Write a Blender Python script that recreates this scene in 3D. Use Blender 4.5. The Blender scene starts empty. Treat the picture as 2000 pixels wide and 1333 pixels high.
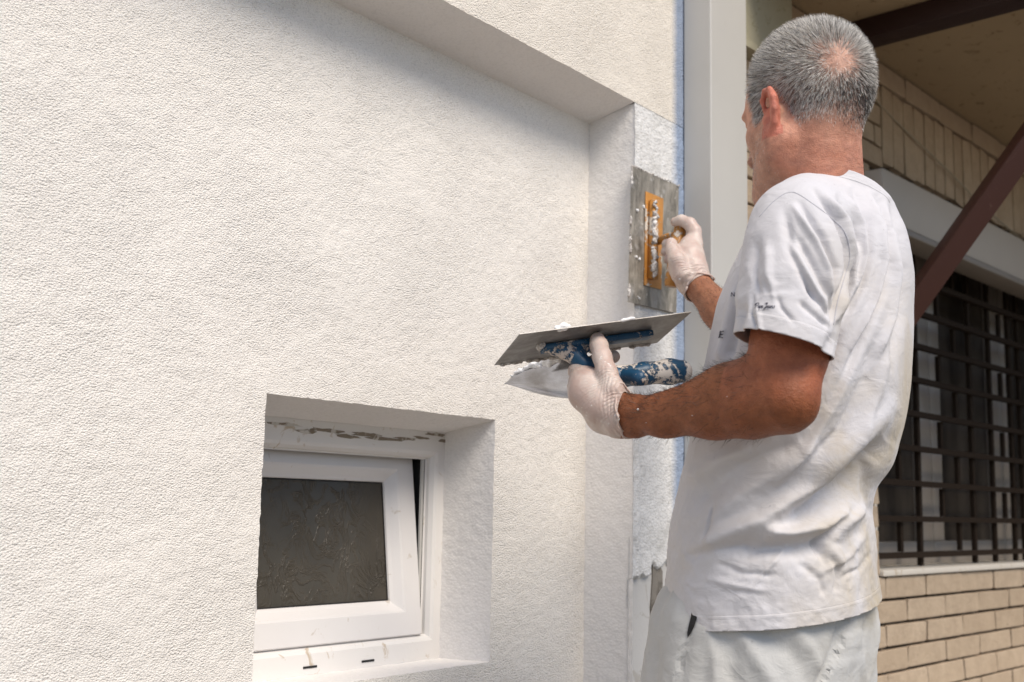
import bpy, bmesh, math, random
import numpy as np
from mathutils import Vector, Matrix
from mathutils.bvhtree import BVHTree

random.seed(7); rng = np.random.default_rng(7)
S = bpy.context.scene
COL = S.collection

# ------------------------------------------------------------------ camera
FPX = 2281.0; EYE = np.array([0, 0, 1.05])
_up = np.array([330., -15870., 2281.]); _up /= np.linalg.norm(_up)
_x = np.array([1800., 368., 2281.]); _x -= _up * (_x @ _up); _x /= np.linalg.norm(_x)
_y = np.cross(_up, _x)
ROT = np.stack([_x, _y, _up])
cd = bpy.data.cameras.new('camera'); cam = bpy.data.objects.new('camera', cd); COL.objects.link(cam)
M = Matrix.Identity(4)
for i in range(3):
    M[i][0] = ROT[i, 0]; M[i][1] = -ROT[i, 1]; M[i][2] = -ROT[i, 2]; M[i][3] = EYE[i]
cam.matrix_world = M
cd.sensor_width = 36; cd.lens = 36 * FPX / 2000; cd.clip_start = .02; cd.clip_end = 3000
cd.dof.use_dof = True; cd.dof.focus_distance = 1.75; cd.dof.aperture_fstop = 5.6
S.camera = cam

# ------------------------------------------------------------------ light
SUN = Vector((-.34, -1.0, 1.18)).normalized()
W = bpy.data.worlds.new('World'); S.world = W; W.use_nodes = True
nt = W.node_tree; bg = nt.nodes['Background']
sky = nt.nodes.new('ShaderNodeTexSky'); sky.sky_type = 'NISHITA'; sky.sun_disc = False
sky.sun_elevation = math.asin(SUN.z); sky.sun_rotation = math.atan2(SUN.x, SUN.y)
sky.dust_density = 1.2; sky.air_density = 1.0; sky.ozone_density = 3.0
nt.links.new(sky.outputs[0], bg.inputs[0]); bg.inputs[1].default_value = .125
sl = bpy.data.lights.new('sun', 'SUN'); sl.energy = 2.8; sl.angle = math.radians(28); sl.color = (1, .905, .775)
so = bpy.data.objects.new('sun', sl); COL.objects.link(so)
so.rotation_euler = SUN.to_track_quat('Z', 'Y').to_euler()
S.view_settings.view_transform = 'Standard'; S.view_settings.look = 'None'
S.view_settings.exposure = .38; S.view_settings.gamma = 1; S.view_settings.use_curve_mapping = False

# ------------------------------------------------------------------ helpers
def at(px, py, d):
    """a point of the place seen along one line of sight at distance d"""
    return EYE + ROT @ (np.array([(px - 1000) / FPX, (py - 666.5) / FPX, 1.]) * d)
def proj(p):
    c = (np.asarray(p, float) - EYE) @ ROT
    return np.stack([1000 + FPX * c[..., 0] / c[..., 2], 666.5 + FPX * c[..., 1] / c[..., 2], c[..., 2]], -1)
def on_y(px, py, y):
    r = ROT @ np.array([(px - 1000) / FPX, (py - 666.5) / FPX, 1.]); return EYE + r * (y / r[1])

def tag(o, label=None, cat=None, group=None, kind=None):
    if label: o['label'] = label
    if cat: o['category'] = cat
    if group: o['group'] = group
    if kind: o['kind'] = kind
    return o
def empty(name, loc=(0, 0, 0)):
    o = bpy.data.objects.new(name, None); COL.objects.link(o); o.location = loc; o.empty_display_size = .05
    return o
def link(name, me, mat, parent=None):
    o = bpy.data.objects.new(name, me); COL.objects.link(o)
    if mat and not me.materials: me.materials.append(mat)
    if parent:
        o.parent = parent
        pw = Matrix.Translation(parent.location) if parent.parent is None else parent.matrix_parent_inverse.inverted() @ Matrix.Identity(4)
        o.matrix_parent_inverse = abs_inv(parent)
    return o
def abs_inv(p):
    m = p.matrix_basis.copy(); q = p
    while q.parent:
        m = q.parent.matrix_basis @ q.matrix_parent_inverse @ m if q.parent.parent is None else q.parent.matrix_basis @ q.matrix_parent_inverse @ m
        q = q.parent
    m = world_of(p); return m.inverted()
def world_of(o):
    if o.parent is None: return o.matrix_basis.copy()
    return world_of(o.parent) @ o.matrix_parent_inverse @ o.matrix_basis
def mesh_from(v, f, smooth=False, name='m'):
    me = bpy.data.meshes.new(name); me.from_pydata([tuple(map(float, p)) for p in v], [], [tuple(map(int, q)) for q in f])
    me.update()
    if smooth: me.polygons.foreach_set('use_smooth', [True] * len(me.polygons))
    return me
def mesh_np(v, q, smooth=True, name='m'):
    me = bpy.data.meshes.new(name)
    me.vertices.add(len(v)); me.vertices.foreach_set('co', np.asarray(v, np.float32).ravel())
    n = len(q); k = q.shape[1]
    me.loops.add(n * k); me.loops.foreach_set('vertex_index', np.asarray(q, np.int32).ravel())
    me.polygons.add(n); me.polygons.foreach_set('loop_start', np.arange(0, n * k, k, dtype=np.int32))
    me.polygons.foreach_set('use_smooth', np.full(n, smooth))
    me.update(calc_edges=True); me.validate(); return me

class MB:
    """collects simple shapes into one mesh"""
    def __init__(s): s.v = []; s.f = []
    def add(s, v, f):
        b = len(s.v); s.v += [tuple(map(float, p)) for p in v]; s.f += [tuple(i + b for i in q) for q in f]; return s
    def box(s, x0, x1, y0, y1, z0, z1, fr=None):
        v = [(x, y, z) for z in (z0, z1) for y in (y0, y1) for x in (x0, x1)]
        if fr: v = [fr(*p) for p in v]
        f = [(0, 2, 3, 1), (4, 5, 7, 6), (0, 1, 5, 4), (2, 6, 7, 3), (0, 4, 6, 2), (1, 3, 7, 5)]
        if fr: f = [q[::-1] for q in f]
        return s.add(v, f)
    def tube(s, pts, rad, n=10, cap=True, flat=1.0, up=(0, 0, 1)):
        pts = [Vector(p) for p in pts]; rs = rad if hasattr(rad, '__len__') else [rad] * len(pts)
        v = []; f = []
        for i, p in enumerate(pts):
            t = (pts[min(i + 1, len(pts) - 1)] - pts[max(i - 1, 0)]).normalized()
            a = t.cross(Vector(up)); a = a.normalized() if a.length > 1e-3 else Vector((1, 0, 0))
            b = a.cross(t)
            for k in range(n):
                w = 2 * math.pi * k / n; v.append(p + a * math.cos(w) * rs[i] + b * math.sin(w) * rs[i] * flat)
        for i in range(len(pts) - 1):
            for k in range(n):
                f.append((i * n + k, i * n + (k + 1) % n, (i + 1) * n + (k + 1) % n, (i + 1) * n + k))
        if cap: f.append(tuple(range(n))[::-1]); f.append(tuple(range((len(pts) - 1) * n, len(pts) * n)))
        return s.add(v, f)
    def build(s, name, mat, parent=None, bevel=0, smooth=False, seg=2):
        me = mesh_from(s.v, s.f, smooth, name)
        if bevel or True:
            bm = bmesh.new(); bm.from_mesh(me)
            bmesh.ops.recalc_face_normals(bm, faces=bm.faces)
            if bevel: bmesh.ops.bevel(bm, geom=list(bm.edges), offset=bevel, segments=seg, affect='EDGES', profile=.5)
            bm.to_mesh(me); bm.free()
            if smooth or bevel: me.polygons.foreach_set('use_smooth', [True] * len(me.polygons))
        o = link(name, me, mat, parent)
        if bevel:
            try: me.shade_auto_smooth
            except Exception: pass
        return o

# vectorised noise
def _h(i, j, k, s):
    n = (i * 374761393 + j * 668265263 + k * 2147483647 + s * 1274126177) & 0xffffffff
    n = ((n ^ (n >> 13)) * 1274126177) & 0xffffffff
    n = ((n ^ (n >> 16)) * 2246822519) & 0xffffffff
    return ((n ^ (n >> 15)) & 0xffffff) / float(0xffffff)
def vnoise(p, seed=0):
    p = np.asarray(p, float); i = np.floor(p).astype(np.int64); f = p - i; f = f * f * (3 - 2 * f)
    r = 0
    for a in (0, 1):
        for b in (0, 1):
            for c in (0, 1):
                w = (f[..., 0] if a else 1 - f[..., 0]) * (f[..., 1] if b else 1 - f[..., 1]) * (f[..., 2] if c else 1 - f[..., 2])
                r = r + w * _h(i[..., 0] + a, i[..., 1] + b, i[..., 2] + c, seed)
    return r * 2 - 1
def fbm(p, seed=0, o=3):
    r = 0; a = 1.; t = 0
    for k in range(o): r = r + a * vnoise(np.asarray(p) * 2 ** k, seed + k); t += a; a *= .5
    return r / t

# ------------------------------------------------------------------ materials
def mat(name, base=(.5, .5, .5), rough=.6, metal=0., spec=.5):
    m = bpy.data.materials.new(name); m.use_nodes = True
    b = m.node_tree.nodes['Principled BSDF']
    b.inputs['Base Color'].default_value = (*base, 1); b.inputs['Roughness'].default_value = rough
    b.inputs['Metallic'].default_value = metal; b.inputs['Specular IOR Level'].default_value = spec
    return m
class N:
    def __init__(s, m): s.t = m.node_tree; s.b = s.t.nodes['Principled BSDF']
    def n(s, typ, **k):
        x = s.t.nodes.new(typ)
        for a, v in k.items():
            if a.startswith('_'): setattr(x, a[1:], v)
        for a, v in k.items():
            if not a.startswith('_'):
                i = x.inputs[int(a[1:])] if a[0] == 'i' and a[1:].isdigit() else x.inputs[a]
                s.set(i, v)
        return x
    def set(s, i, v):
        if isinstance(v, bpy.types.NodeSocket): s.t.links.new(v, i)
        elif isinstance(v, bpy.types.Node): s.t.links.new(v.outputs[0], i)
        else: i.default_value = v
    def coord(s): return s.n('ShaderNodeTexCoord').outputs['Object']
    def pos(s): return s.n('ShaderNodeNewGeometry').outputs['Position']
    def scale(s, v, sc): return s.n('ShaderNodeVectorMath', _operation='MULTIPLY', i0=v, i1=sc).outputs[0]
    def noise(s, v, sc, det=3, rough=.5, dist=0):
        x = s.n('ShaderNodeTexNoise', Vector=v, Scale=sc, Detail=det, Roughness=rough, Distortion=dist); return x.outputs['Fac']
    def ramp(s, f, a, b, ca=(0, 0, 0, 1), cb=(1, 1, 1, 1)):
        x = s.n('ShaderNodeValToRGB', Fac=f); e = x.color_ramp.elements
        e[0].position = a; e[0].color = ca; e[1].position = b; e[1].color = cb; return x.outputs[0]
    def mix(s, f, a, b, mode='MIX'):
        x = s.n('ShaderNodeMix', _data_type='RGBA', _blend_type=mode)
        s.set(x.inputs[0], f); s.set(x.inputs[6], a if not isinstance(a, tuple) or len(a) == 4 else (*a, 1))
        s.set(x.inputs[7], b if not isinstance(b, tuple) or len(b) == 4 else (*b, 1)); return x.outputs[2]
    def math(s, op, a, b=0.): return s.n('ShaderNodeMath', _operation=op, i0=a, i1=b).outputs[0]
    def bump(s, h, dist=.001, st=1., nrm=None):
        x = s.n('ShaderNodeBump', Height=h, Distance=dist, Strength=st)
        if nrm is not None: s.set(x.inputs['Normal'], nrm)
        return x.outputs[0]
    def attr(s, name): return s.n('ShaderNodeAttribute', _attribute_name=name)
    def color(s, c): s.set(s.b.inputs['Base Color'], c)
    def rough(s, c): s.set(s.b.inputs['Roughness'], c)
    def normal(s, c): s.set(s.b.inputs['Normal'], c)

def m_stucco(name, base, grain, amp, lump=0., blue_shade=False):
    m = mat(name, base, .92, 0, .25); n = N(m); p = n.pos()
    g = n.noise(n.scale(p, (1, 1, 1.35)), grain, 4, .62, .15)
    g2 = n.noise(p, grain * .33, 3, .55)
    v = n.n('ShaderNodeTexVoronoi', Vector=n.scale(p, (.85, 1, 1.35)), Scale=grain * .75, Randomness=1.)
    amp_ = n.ramp(n.noise(n.scale(p, (1, 1, 1.6)), 5.5, 4, .6, .5), .3, .7, (.55, .55, .55, 1), (1, 1, 1, 1))
    h = n.math('ADD', n.math('MULTIPLY', g, 1.0), n.math('MULTIPLY', g2, .35))
    v.inputs['Scale'].default_value = grain * .62
    h = n.math('SUBTRACT', n.math('MULTIPLY', h, .55), n.math('MULTIPLY', v.outputs['Distance'], 1.1))
    if lump: h = n.math('ADD', h, n.math('MULTIPLY', n.noise(p, 45, 3, .5, 1.), lump))
    h = n.math('ADD', n.math('MULTIPLY', h, amp_), n.math('MULTIPLY', n.noise(n.scale(p, (.5, 1, 1.6)), 34, 3, .5, .6), .55))
    n.normal(n.bump(h, amp))
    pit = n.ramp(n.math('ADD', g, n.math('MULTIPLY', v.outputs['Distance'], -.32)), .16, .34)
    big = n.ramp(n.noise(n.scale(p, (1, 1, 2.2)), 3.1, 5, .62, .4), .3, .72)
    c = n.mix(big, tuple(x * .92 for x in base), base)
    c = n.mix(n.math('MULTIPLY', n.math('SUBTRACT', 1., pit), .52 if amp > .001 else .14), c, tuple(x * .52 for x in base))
    if lump > 1: c = n.mix(n.ramp(n.noise(n.scale(p, (1, 1, .6)), 16, 6, .7, .8), .50, .64), c, (.54, .53, .51))
    if blue_shade:                                     # bluish shade beside the column, painted into the plaster colour
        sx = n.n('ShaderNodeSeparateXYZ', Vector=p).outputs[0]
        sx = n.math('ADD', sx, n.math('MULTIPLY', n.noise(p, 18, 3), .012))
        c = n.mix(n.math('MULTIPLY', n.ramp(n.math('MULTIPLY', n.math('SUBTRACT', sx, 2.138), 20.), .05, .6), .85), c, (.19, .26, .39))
    n.color(c); return m
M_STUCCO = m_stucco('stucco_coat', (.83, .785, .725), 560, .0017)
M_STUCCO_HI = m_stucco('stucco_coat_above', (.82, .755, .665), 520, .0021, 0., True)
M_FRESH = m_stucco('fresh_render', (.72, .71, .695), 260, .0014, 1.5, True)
M_REVEAL = m_stucco('smooth_render', (.83, .80, .77), 260, .0006, .35)

def m_plain(name, base, rough=.5, amp=.0003, sc=60, dirt=0., dirtcol=(.3, .27, .22), spec=.5, metal=0., var=.06):
    m = mat(name, base, rough, metal, spec); n = N(m); p = n.pos()
    f = n.noise(p, sc, 4, .6); n.normal(n.bump(f, amp))
    c = n.mix(n.noise(p, 7, 3), tuple(x * (1 - var) for x in base), tuple(min(1, x * (1 + var)) for x in base))
    if dirt: c = n.mix(n.ramp(n.noise(p, 26, 5, .65, .8), 1 - dirt, min(1, 1.06 - dirt)), c, dirtcol)
    n.color(c); return m
M_METAL_COL = m_plain('painted_metal', (.50, .485, .455), .42, .0003, 9, .32, (.44, .42, .38))
M_PRIMER = m_plain('grey_base_coat', (.50, .49, .475), .9, .001, 40, .42, (.42, .40, .37), .2)
M_CONC = m_plain('bare_concrete', (.22, .20, .175), .95, .002, 70, .5, (.15, .135, .115), .1)
M_PVC = m_plain('white_plastic', (.66, .635, .62), .38, .00015, 12, .36, (.52, .47, .42))
M_PVC_DIRTY = m_plain('dirty_white_plastic', (.70, .675, .65), .5, .0004, 60, .38, (.50, .42, .33))
M_BLACK = mat('dark_gap', (.012, .011, .011), .8)
M_MORTAR_BLOB = m_plain('old_mortar', (.24, .20, .155), .95, .002, 90, .45, (.55, .52, .48), .1)

m = mat('patterned_glass', (.05, .035, .033), .22, 0, .2); n = N(m); p = n.pos(); M_GLASS = m
q = n.scale(p, (1, 1, .8))
w = n.noise(q, 22, 4, .6, 1.2)
rid = n.math('ABSOLUTE', n.math('SUBTRACT', w, .5)); rid = n.math('MULTIPLY', n.ramp(rid, .0, .06, (1, 1, 1, 1), (0, 0, 0, 1)), n.ramp(n.noise(p, 7, 2), .42, .62))
n.normal(n.bump(n.math('ADD', rid, n.math('MULTIPLY', n.noise(p, 30, 2), .5)), .0016))
n.color(n.mix(n.noise(p, 9, 3), (.034, .030, .024), (.085, .074, .058)))
n.rough(n.math('ADD', .14, n.math('MULTIPLY', n.noise(p, 12, 2), .15)))
M_DARKGLASS = mat('dark_window_glass', (.022, .018, .015), .35, 0, .10)
m = M_DARKGLASS; n = N(m); p = n.pos(); n.color(n.mix(n.ramp(n.noise(n.scale(p, (3, 3, .8)), 2.2, 3, .6), .35, .75), (.022, .018, .015), (.085, .070, .056)))

m = mat('split_brick', (.46, .385, .285), .9, 0, .2); n = N(m); p = n.coord(); M_BRICK = m
rnd = n.n('ShaderNodeObjectInfo').outputs['Random']
pp = n.n('ShaderNodeVectorMath', _operation='ADD', i0=n.pos(), i1=n.n('ShaderNodeCombineXYZ', X=n.math('MULTIPLY', rnd, 13.)).outputs[0]).outputs[0]
n.normal(n.bump(n.noise(pp, 70, 5, .65), .004))
c = n.mix(n.ramp(n.noise(pp, 18, 5, .65), .3, .75), (.44, .335, .235), (.60, .47, .335))
c = n.mix(n.math('MULTIPLY', rnd, .6), c, (.44, .33, .225))
c = n.mix(n.ramp(n.noise(pp, 34, 6, .75, 1.), .66, .72), c, (.22, .17, .125)); n.color(c)
M_MORTAR = m_plain('dark_joint', (.055, .045, .034), .95, .001, 80, 0, spec=.1)
M_CEIL = m_plain('canopy_plaster', (.42, .32, .20), .9, .001, 50, .4, (.27, .2, .12), .15)
M_BOX = m_plain('shutter_box_paint', (.50, .44, .37), .5, .0002, 20, .3, (.4, .35, .29))
M_LINTEL = m_plain('beige_plaster', (.40, .365, .26), .85, .001, 60, .4, (.33, .30, .2), .2)
M_GRILLE = m_plain('brown_grille_paint', (.026, .017, .011), .75, .0003, 60, spec=.12)
M_FRAME2 = m_plain('aged_white_frame', (.27, .235, .20), .5, .0002, 20)
M_REDSTEEL = m_plain('red_oxide_steel', (.105, .040, .028), .5, .0004, 50, .36, (.17, .08, .06))
M_BEAM = m_plain('dark_red_beam', (.028, .009, .008), .6, .0004, 50)
M_SILL = m_plain('pale_stone_sill', (.66, .60, .51), .7, .0006, 70, .4, (.5, .4, .27))
M_CABLE = mat('cable_sheath', (.42, .35, .25), .6)
M_GROUND = m_plain('paving_concrete', (.15, .125, .10), .95, .004, 30, .5, (.28, .26, .23), .2)

# ------------------------------------------------------------------ ground
YA, YN = 1.246, 1.359            # wall face, niche face
gb = MB(); gb.add([(-60, -60, 0), (60, -60, 0), (60, 60, 0), (-60, 60, 0)], [(0, 1, 2, 3)])
tag(gb.build('ground', M_GROUND), kind='structure')

# ------------------------------------------------------------------ rendered house wall with niche and cellar window
house = empty('stucco_house', (0, YA, 0))
tag(house, 'off-white rough stucco house wall with a recessed panel and small cellar window', 'wall')

def grid(o, u, v, nu, nv):
    o, u, v = (np.array(a, float) for a in (o, u, v))
    a, b = np.meshgrid(np.linspace(0, 1, nu + 1), np.linspace(0, 1, nv + 1), indexing='ij')
    P_ = o + a[..., None] * u + b[..., None] * v
    idx = np.arange((nu + 1) * (nv + 1)).reshape(nu + 1, nv + 1)
    q = np.stack([idx[:-1, :-1], idx[1:, :-1], idx[1:, 1:], idx[:-1, 1:]], -1).reshape(-1, 4)
    return P_.reshape(-1, 3), q
def rough_wall(name, grids, material, parent, amp=.0011, sc=1 / .009, fn=None):
    vs = []; qs = []; b = 0
    for g in grids:
        v, q = grid(*g); vs.append(v); qs.append(q + b); b += len(v)
    v = np.concatenate(vs); q = np.concatenate(qs)
    d = np.stack([fbm(v * sc, s, 2) for s in (1, 11, 21)], -1) * amp
    d += np.stack([0 * v[:, 0], fbm(v * 9, 5, 2) * .0012, 0 * v[:, 0]], -1)
    v = v + d
    if fn: v = fn(v)
    me = mesh_np(v, q, True, name); return link(name, me, material, parent)
def face_y(x0, x1, z0, z1, y, st=.005):
    return ((x0, y, z0), (x1 - x0, 0, 0), (0, 0, z1 - z0), max(1, round((x1 - x0) / st)), max(1, round((z1 - z0) / st)))
XR = 1.985                                       # niche right side
WX0, WX1, WZ0, WZ1 = 1.142, 1.687, .776, 1.213   # window opening
ZT = 1.868
niche = [face_y(.62, WX0, .70, ZT, YN), face_y(WX0, WX1, WZ1, ZT, YN), face_y(WX0, WX1, .70, WZ0, YN), face_y(WX1, XR, .70, ZT, YN),
         face_y(-1.6, .62, 0, ZT, YN, .03), face_y(.62, XR, 0, .70, YN, .03)]
rough_wall('recessed_wall', niche, M_STUCCO, house)
M_STUCCO
up = [face_y(.9, 2.19, 1.892, 2.5, YA), face_y(-1.6, .9, 1.892, 3.2, YA, .03), face_y(.9, 2.19, 2.5, 3.2, YA, .03), face_y(2.19, 2.4, 0, 3.2, YA, .03)]
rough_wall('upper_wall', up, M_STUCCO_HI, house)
rough_wall('niche_soffit', [((.4, YA, 1.892), (XR - .4, 0, 0), (0, YN - YA, -.026), 320, 24), ((-1.6, YA, 1.892), (2.0, 0, 0), (0, YN - YA, -.026), 60, 6)], M_REVEAL, house, .0009)
def taper(v):                                    # the niche side leans a touch
    return v
rough_wall('niche_side', [((XR + .004, YA, 0), (-.004, YN - YA, 0), (0, 0, 1.89), 24, 378)], M_REVEAL, house, .0009)
# pier: new coat over grey base, ragged lower edge
def ragged(v):
    e = .925 + .014 * fbm(np.stack([v[:, 0] * 22, 0 * v[:, 0], v[:, 0] * 0], -1), 3, 3) + .02 * (v[:, 0] > 2.06)
    e += .008 * vnoise(v * 90, 8)
    t = np.clip((v[:, 2] - e) / .004, 0, 1)
    v[:, 1] += (1 - t) * .012
    lump = np.maximum(0, fbm(v * np.array([38, 1, 26]), 9, 3)) ** 1.3 * .0042
    lump += np.exp(-((v[:, 0] - 2.005 - .006 * fbm(v * np.array([1, 1, 30]), 4, 2)) / .006) ** 2) * .0035 * (.6 + .6 * vnoise(v * 60, 6))
    v[:, 1] -= t * lump * (v[:, 2] < 1.86)
    v[:, 1] += np.clip((v[:, 2] - 1.845 - .01 * vnoise(v * 30, 2)) / .006, 0, 1) * .0007
    return v
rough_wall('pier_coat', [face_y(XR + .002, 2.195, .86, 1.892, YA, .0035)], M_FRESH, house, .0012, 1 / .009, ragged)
rough_wall('pier_base', [face_y(XR + .002, 2.195, 0, 1.0, YA + .0085, .008)], M_PRIMER, house, .0005)
cb = MB()
out = [(2.066, .0), (2.066, .74), (2.071, .80), (2.067, .86), (2.074, .92), (2.072, .945), (2.095, .95), (2.112, .93), (2.113, .86), (2.118, .8), (2.114, .7), (2.12, 0)]
cb.add([(x, YA + .0055, z) for x, z in out] + [(x, YA + .02, z) for x, z in out], [tuple(range(12)), tuple(range(12, 24))[::-1]] + [(i, (i + 1) % 12, 12 + (i + 1) % 12, 12 + i) for i in range(12)])
cb.build('concrete_patch', M_CONC, house)
# window reveals
YF = 1.479
R0 = YN; dY = YF - YN
rough_wall('window_reveal', [
    ((WX1, R0, WZ0), (-.002, dY, -.004), (0, 0, WZ1 - WZ0), 26, 96),
    ((WX0, R0, WZ1), (0, dY, -.022), (WX1 - WX0, 0, 0), 26, 110),
    ((WX0, R0, WZ0), (0, dY, -.004), (WX1 - WX0, 0, 0), 26, 110),
    ((WX0, R0, WZ0), (0, dY, 0), (0, 0, WZ1 - WZ0), 26, 96)], M_REVEAL, house, .0009)
for x0, x1, z0, z1 in ((-1.6, WX0 - .04, 0, 3.2), (WX1 + .06, 2.4, 0, 3.2), (WX0 - .04, WX1 + .06, WZ1 + .04, 3.2), (WX0 - .04, WX1 + .06, 0, WZ0 - .04)):
    MB().box(x0, x1, YF + .002, YF + .16, z0, z1).build('masonry', M_CONC, house)
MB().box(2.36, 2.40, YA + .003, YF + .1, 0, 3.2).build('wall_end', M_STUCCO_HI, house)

def ring(x0, x1, z0, z1, prof, name, material, parent, xf=None):
    """mitred frame: prof = list of (inset, y)"""
    v = []; f = []
    k = len(prof)
    for i, (d, y) in enumerate(prof):
        for (x, z) in ((x0 + d, z0 + d), (x1 - d, z0 + d), (x1 - d, z1 - d), (x0 + d, z1 - d)):
            v.append((x, y, z))
    for i in range(k - 1):
        for c_ in range(4):
            f.append((i * 4 + c_, i * 4 + (c_ + 1) % 4, (i + 1) * 4 + (c_ + 1) % 4, (i + 1) * 4 + c_))
    if xf: v = [xf(p) for p in v]
    mb = MB(); mb.add(v, f); return mb.build(name, material, parent)
win = empty('cellar_window', (1.41, YF, .78)); win.parent = house; win.matrix_parent_inverse = abs_inv(house)
win['label'] = 'small white plastic cellar window tilted open'
ring(1.146, 1.704, .768, 1.192, [(0, YF + .07), (0, YF), (.038, YF), (.044, YF + .003), (.049, YF + .011), (.049, YF + .018), (.053, YF + .019)], 'frame', M_PVC_DIRTY, win)
ring(1.146, 1.704, .768, 1.192, [(.0515, YF + .0192), (.0515, YF + .165)], 'dark_rebate', M_BLACK, win)
def tilt(p):
    x, y, z = p; a = .118; dz = z - .818; dy = y - YF
    return (x, YF + .004 + dy * math.cos(a) + dz * math.sin(a), .818 + dz * math.cos(a) - dy * math.sin(a))
sash = ring(1.205, 1.641, .818, 1.163, [(.002, YF + .013), (0, YF + .011), (0, YF + .001), (.002, YF - .001), (.042, YF - .001), (.046, YF + .001), (.058, YF + .012), (.064, YF + .016), (.066, YF + .022)], 'sash', M_PVC, win, tilt)
g = MB(); g.add([tilt(p) for p in ((1.265, YF + .020, .878), (1.581, YF + .020, .878), (1.581, YF + .020, 1.103), (1.265, YF + .020, 1.103), (1.265, YF + .03, .878), (1.581, YF + .03, .878), (1.581, YF + .03, 1.103), (1.265, YF + .03, 1.103))],
               [(0, 1, 2, 3), (7, 6, 5, 4), (0, 4, 5, 1), (1, 5, 6, 2), (2, 6, 7, 3), (3, 7, 4, 0)])
g.build('glass_pane', M_GLASS, win)
gk = ring(1.269, 1.577, .882, 1.099, [(0, YF + .0195), (.0035, YF + .0185), (.0035, YF + .0199)], 'gasket', M_BLACK, win, tilt)
MB().box(1.645, 1.6512, YF + .0205, YF + .025, .82, 1.145).build('metal_track', M_METAL_COL, win)
for px, py in ((607, 1303), (720, 1291)):
    c_ = on_y(px, py, YF); MB().box(c_[0] - .017, c_[0] + .013, YF - .0012, YF + .004, c_[2] - .0018, c_[2] + .0018).build('drain_slot', M_BLACK, win)
mb = MB()
for x0, x1, z0, z1 in ((-.4, 2.0, .4, 1.6),): mb.box(x0, x1, YF + .17, YF + 1.2, z0, z1)
rm = mb.build('dark_room', M_BLACK, house)
# old mortar scabs along the frame head and down the side
def scab(pts, y, t, name, material, parent):
    k = len(pts); v = [(x, y, z) for x, z in pts] + [((x - 0), y - t, z) for x, z in pts]
    c0 = np.mean(pts, 0); v = [(x, y + .002, z) for x, z in pts] + [(c0[0] + (x - c0[0]) * .9, y - t, c0[1] + (z - c0[1]) * .75) for x, z in pts]
    mb = MB(); mb.add(v, [tuple(range(k, 2 * k))] + [(i, (i + 1) % k, k + (i + 1) % k, k + i) for i in range(k)])
    return mb.build(name, material, parent)
rr = random.Random(3)
for cx, cz, w_, h_ in ((1.285, 1.180, .045, .006), (1.33, 1.172, .03, .007), (1.375, 1.176, .05, .008), (1.43, 1.169, .035, .007), (1.475, 1.175, .05, .009),
                       (1.52, 1.170, .055, .008), (1.575, 1.174, .035, .006), (1.62, 1.178, .03, .005), (1.655, 1.186, .04, .007), (1.68, 1.176, .018, .007)):
    k = 14; h_ *= .6; pts = [(cx + w_ * .95 * math.cos(6.283 * i / k) * rr.uniform(.6, 1.15), cz + h_ * math.sin(6.283 * i / k) * rr.uniform(.5, 1.3)) for i in range(k)]
    scab(pts, YF, .0012, 'mortar_scab', M_MORTAR_BLOB, win)

# ------------------------------------------------------------------ metal column
colm = MB(); colm.box(2.186, 2.358, 1.176, 1.2445, 0, 3.4)
c1 = colm.build('metal_column', M_METAL_COL, None, .003, seg=3)
tag(c1, 'pale grey painted metal column running up beside the fresh plaster strip', 'column')
c1.data.polygons.foreach_set('use_smooth', [False] * len(c1.data.polygons))

# ------------------------------------------------------------------ brick house behind
BO = np.array([3.466, 1.185, 0]); BX = np.array([.9971, -.076, 0]); BN = np.array([-.076, -.9971, 0])
def bf(s, off, z): return tuple(BO + BX * s + BN * off + np.array([0, 0, z]))
bh = empty('brick_house', bf(0, 0, 0))
tag(bh, 'beige split brick house wall with barred window behind the man', 'house')
def bbox(name, s0, s1, o0, o1, z0, z1, m_, parent=None, bevel=0):
    return MB().box(s0, s1, o0, o1, z0, z1, bf).build(name, m_, parent or bh, bevel)
SL = -1.06
bbox('wall', SL, 4.5, -.25, -.008, 0, .888, M_MORTAR)
bbox('wall', SL, -.29, -.25, -.008, .8885, 2.379, M_MORTAR)
bbox('added_shade_wall', 2.4, 2.6, -.007, 1.9, 0, 2.379, M_MORTAR)  # unseen wall added out of frame to block sky light from the right
bbox('wall', -.2895, 4.5, -.25, -.008, 2.04, 2.379, M_MORTAR)
protos = []
def brick_mesh(k):
    r = random.Random(k); bm = bmesh.new(); bmesh.ops.create_cube(bm, size=1)
    for v in bm.verts: v.co.z += r.uniform(-.03, .03); v.co.x += r.uniform(-.008, .008); v.co.y += r.uniform(-.12, .12) * (v.co.y > 0)
    bmesh.ops.bevel(bm, geom=list(bm.edges), offset=.045, segments=1, affect='EDGES')
    me = bpy.data.meshes.new('brick'); bm.to_mesh(me); bm.free(); me.materials.append(M_BRICK); return me
protos = [brick_mesh(k) for k in range(6)]
def brick(s0, s1, z0, z1, depth=.012):
    j = .0035
    o = bpy.data.objects.new('brick', random.choice(protos)); COL.objects.link(o); o.parent = bh
    o.location = Vector(bf((s0 + s1) / 2, random.uniform(-.001, .0015), (z0 + z1) / 2)) - bh.location
    o.rotation_euler = (0, 0, math.atan2(BX[1], BX[0]) + math.pi)
    o.scale = (s1 - s0 - 2 * j, depth * 2, z1 - z0 - 2 * j)
PB, PC = .266, .0645
r_ = 0; z = .888
while z > .25:
    s = -.262 + (.134 if r_ % 2 else 0) - PB * 3
    while s < 1.5:
        brick(max(s, SL), min(s + PB, 1.6), z - PC, z); s += PB
    z -= PC; r_ += 1
z = .888; r_ = 1
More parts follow.
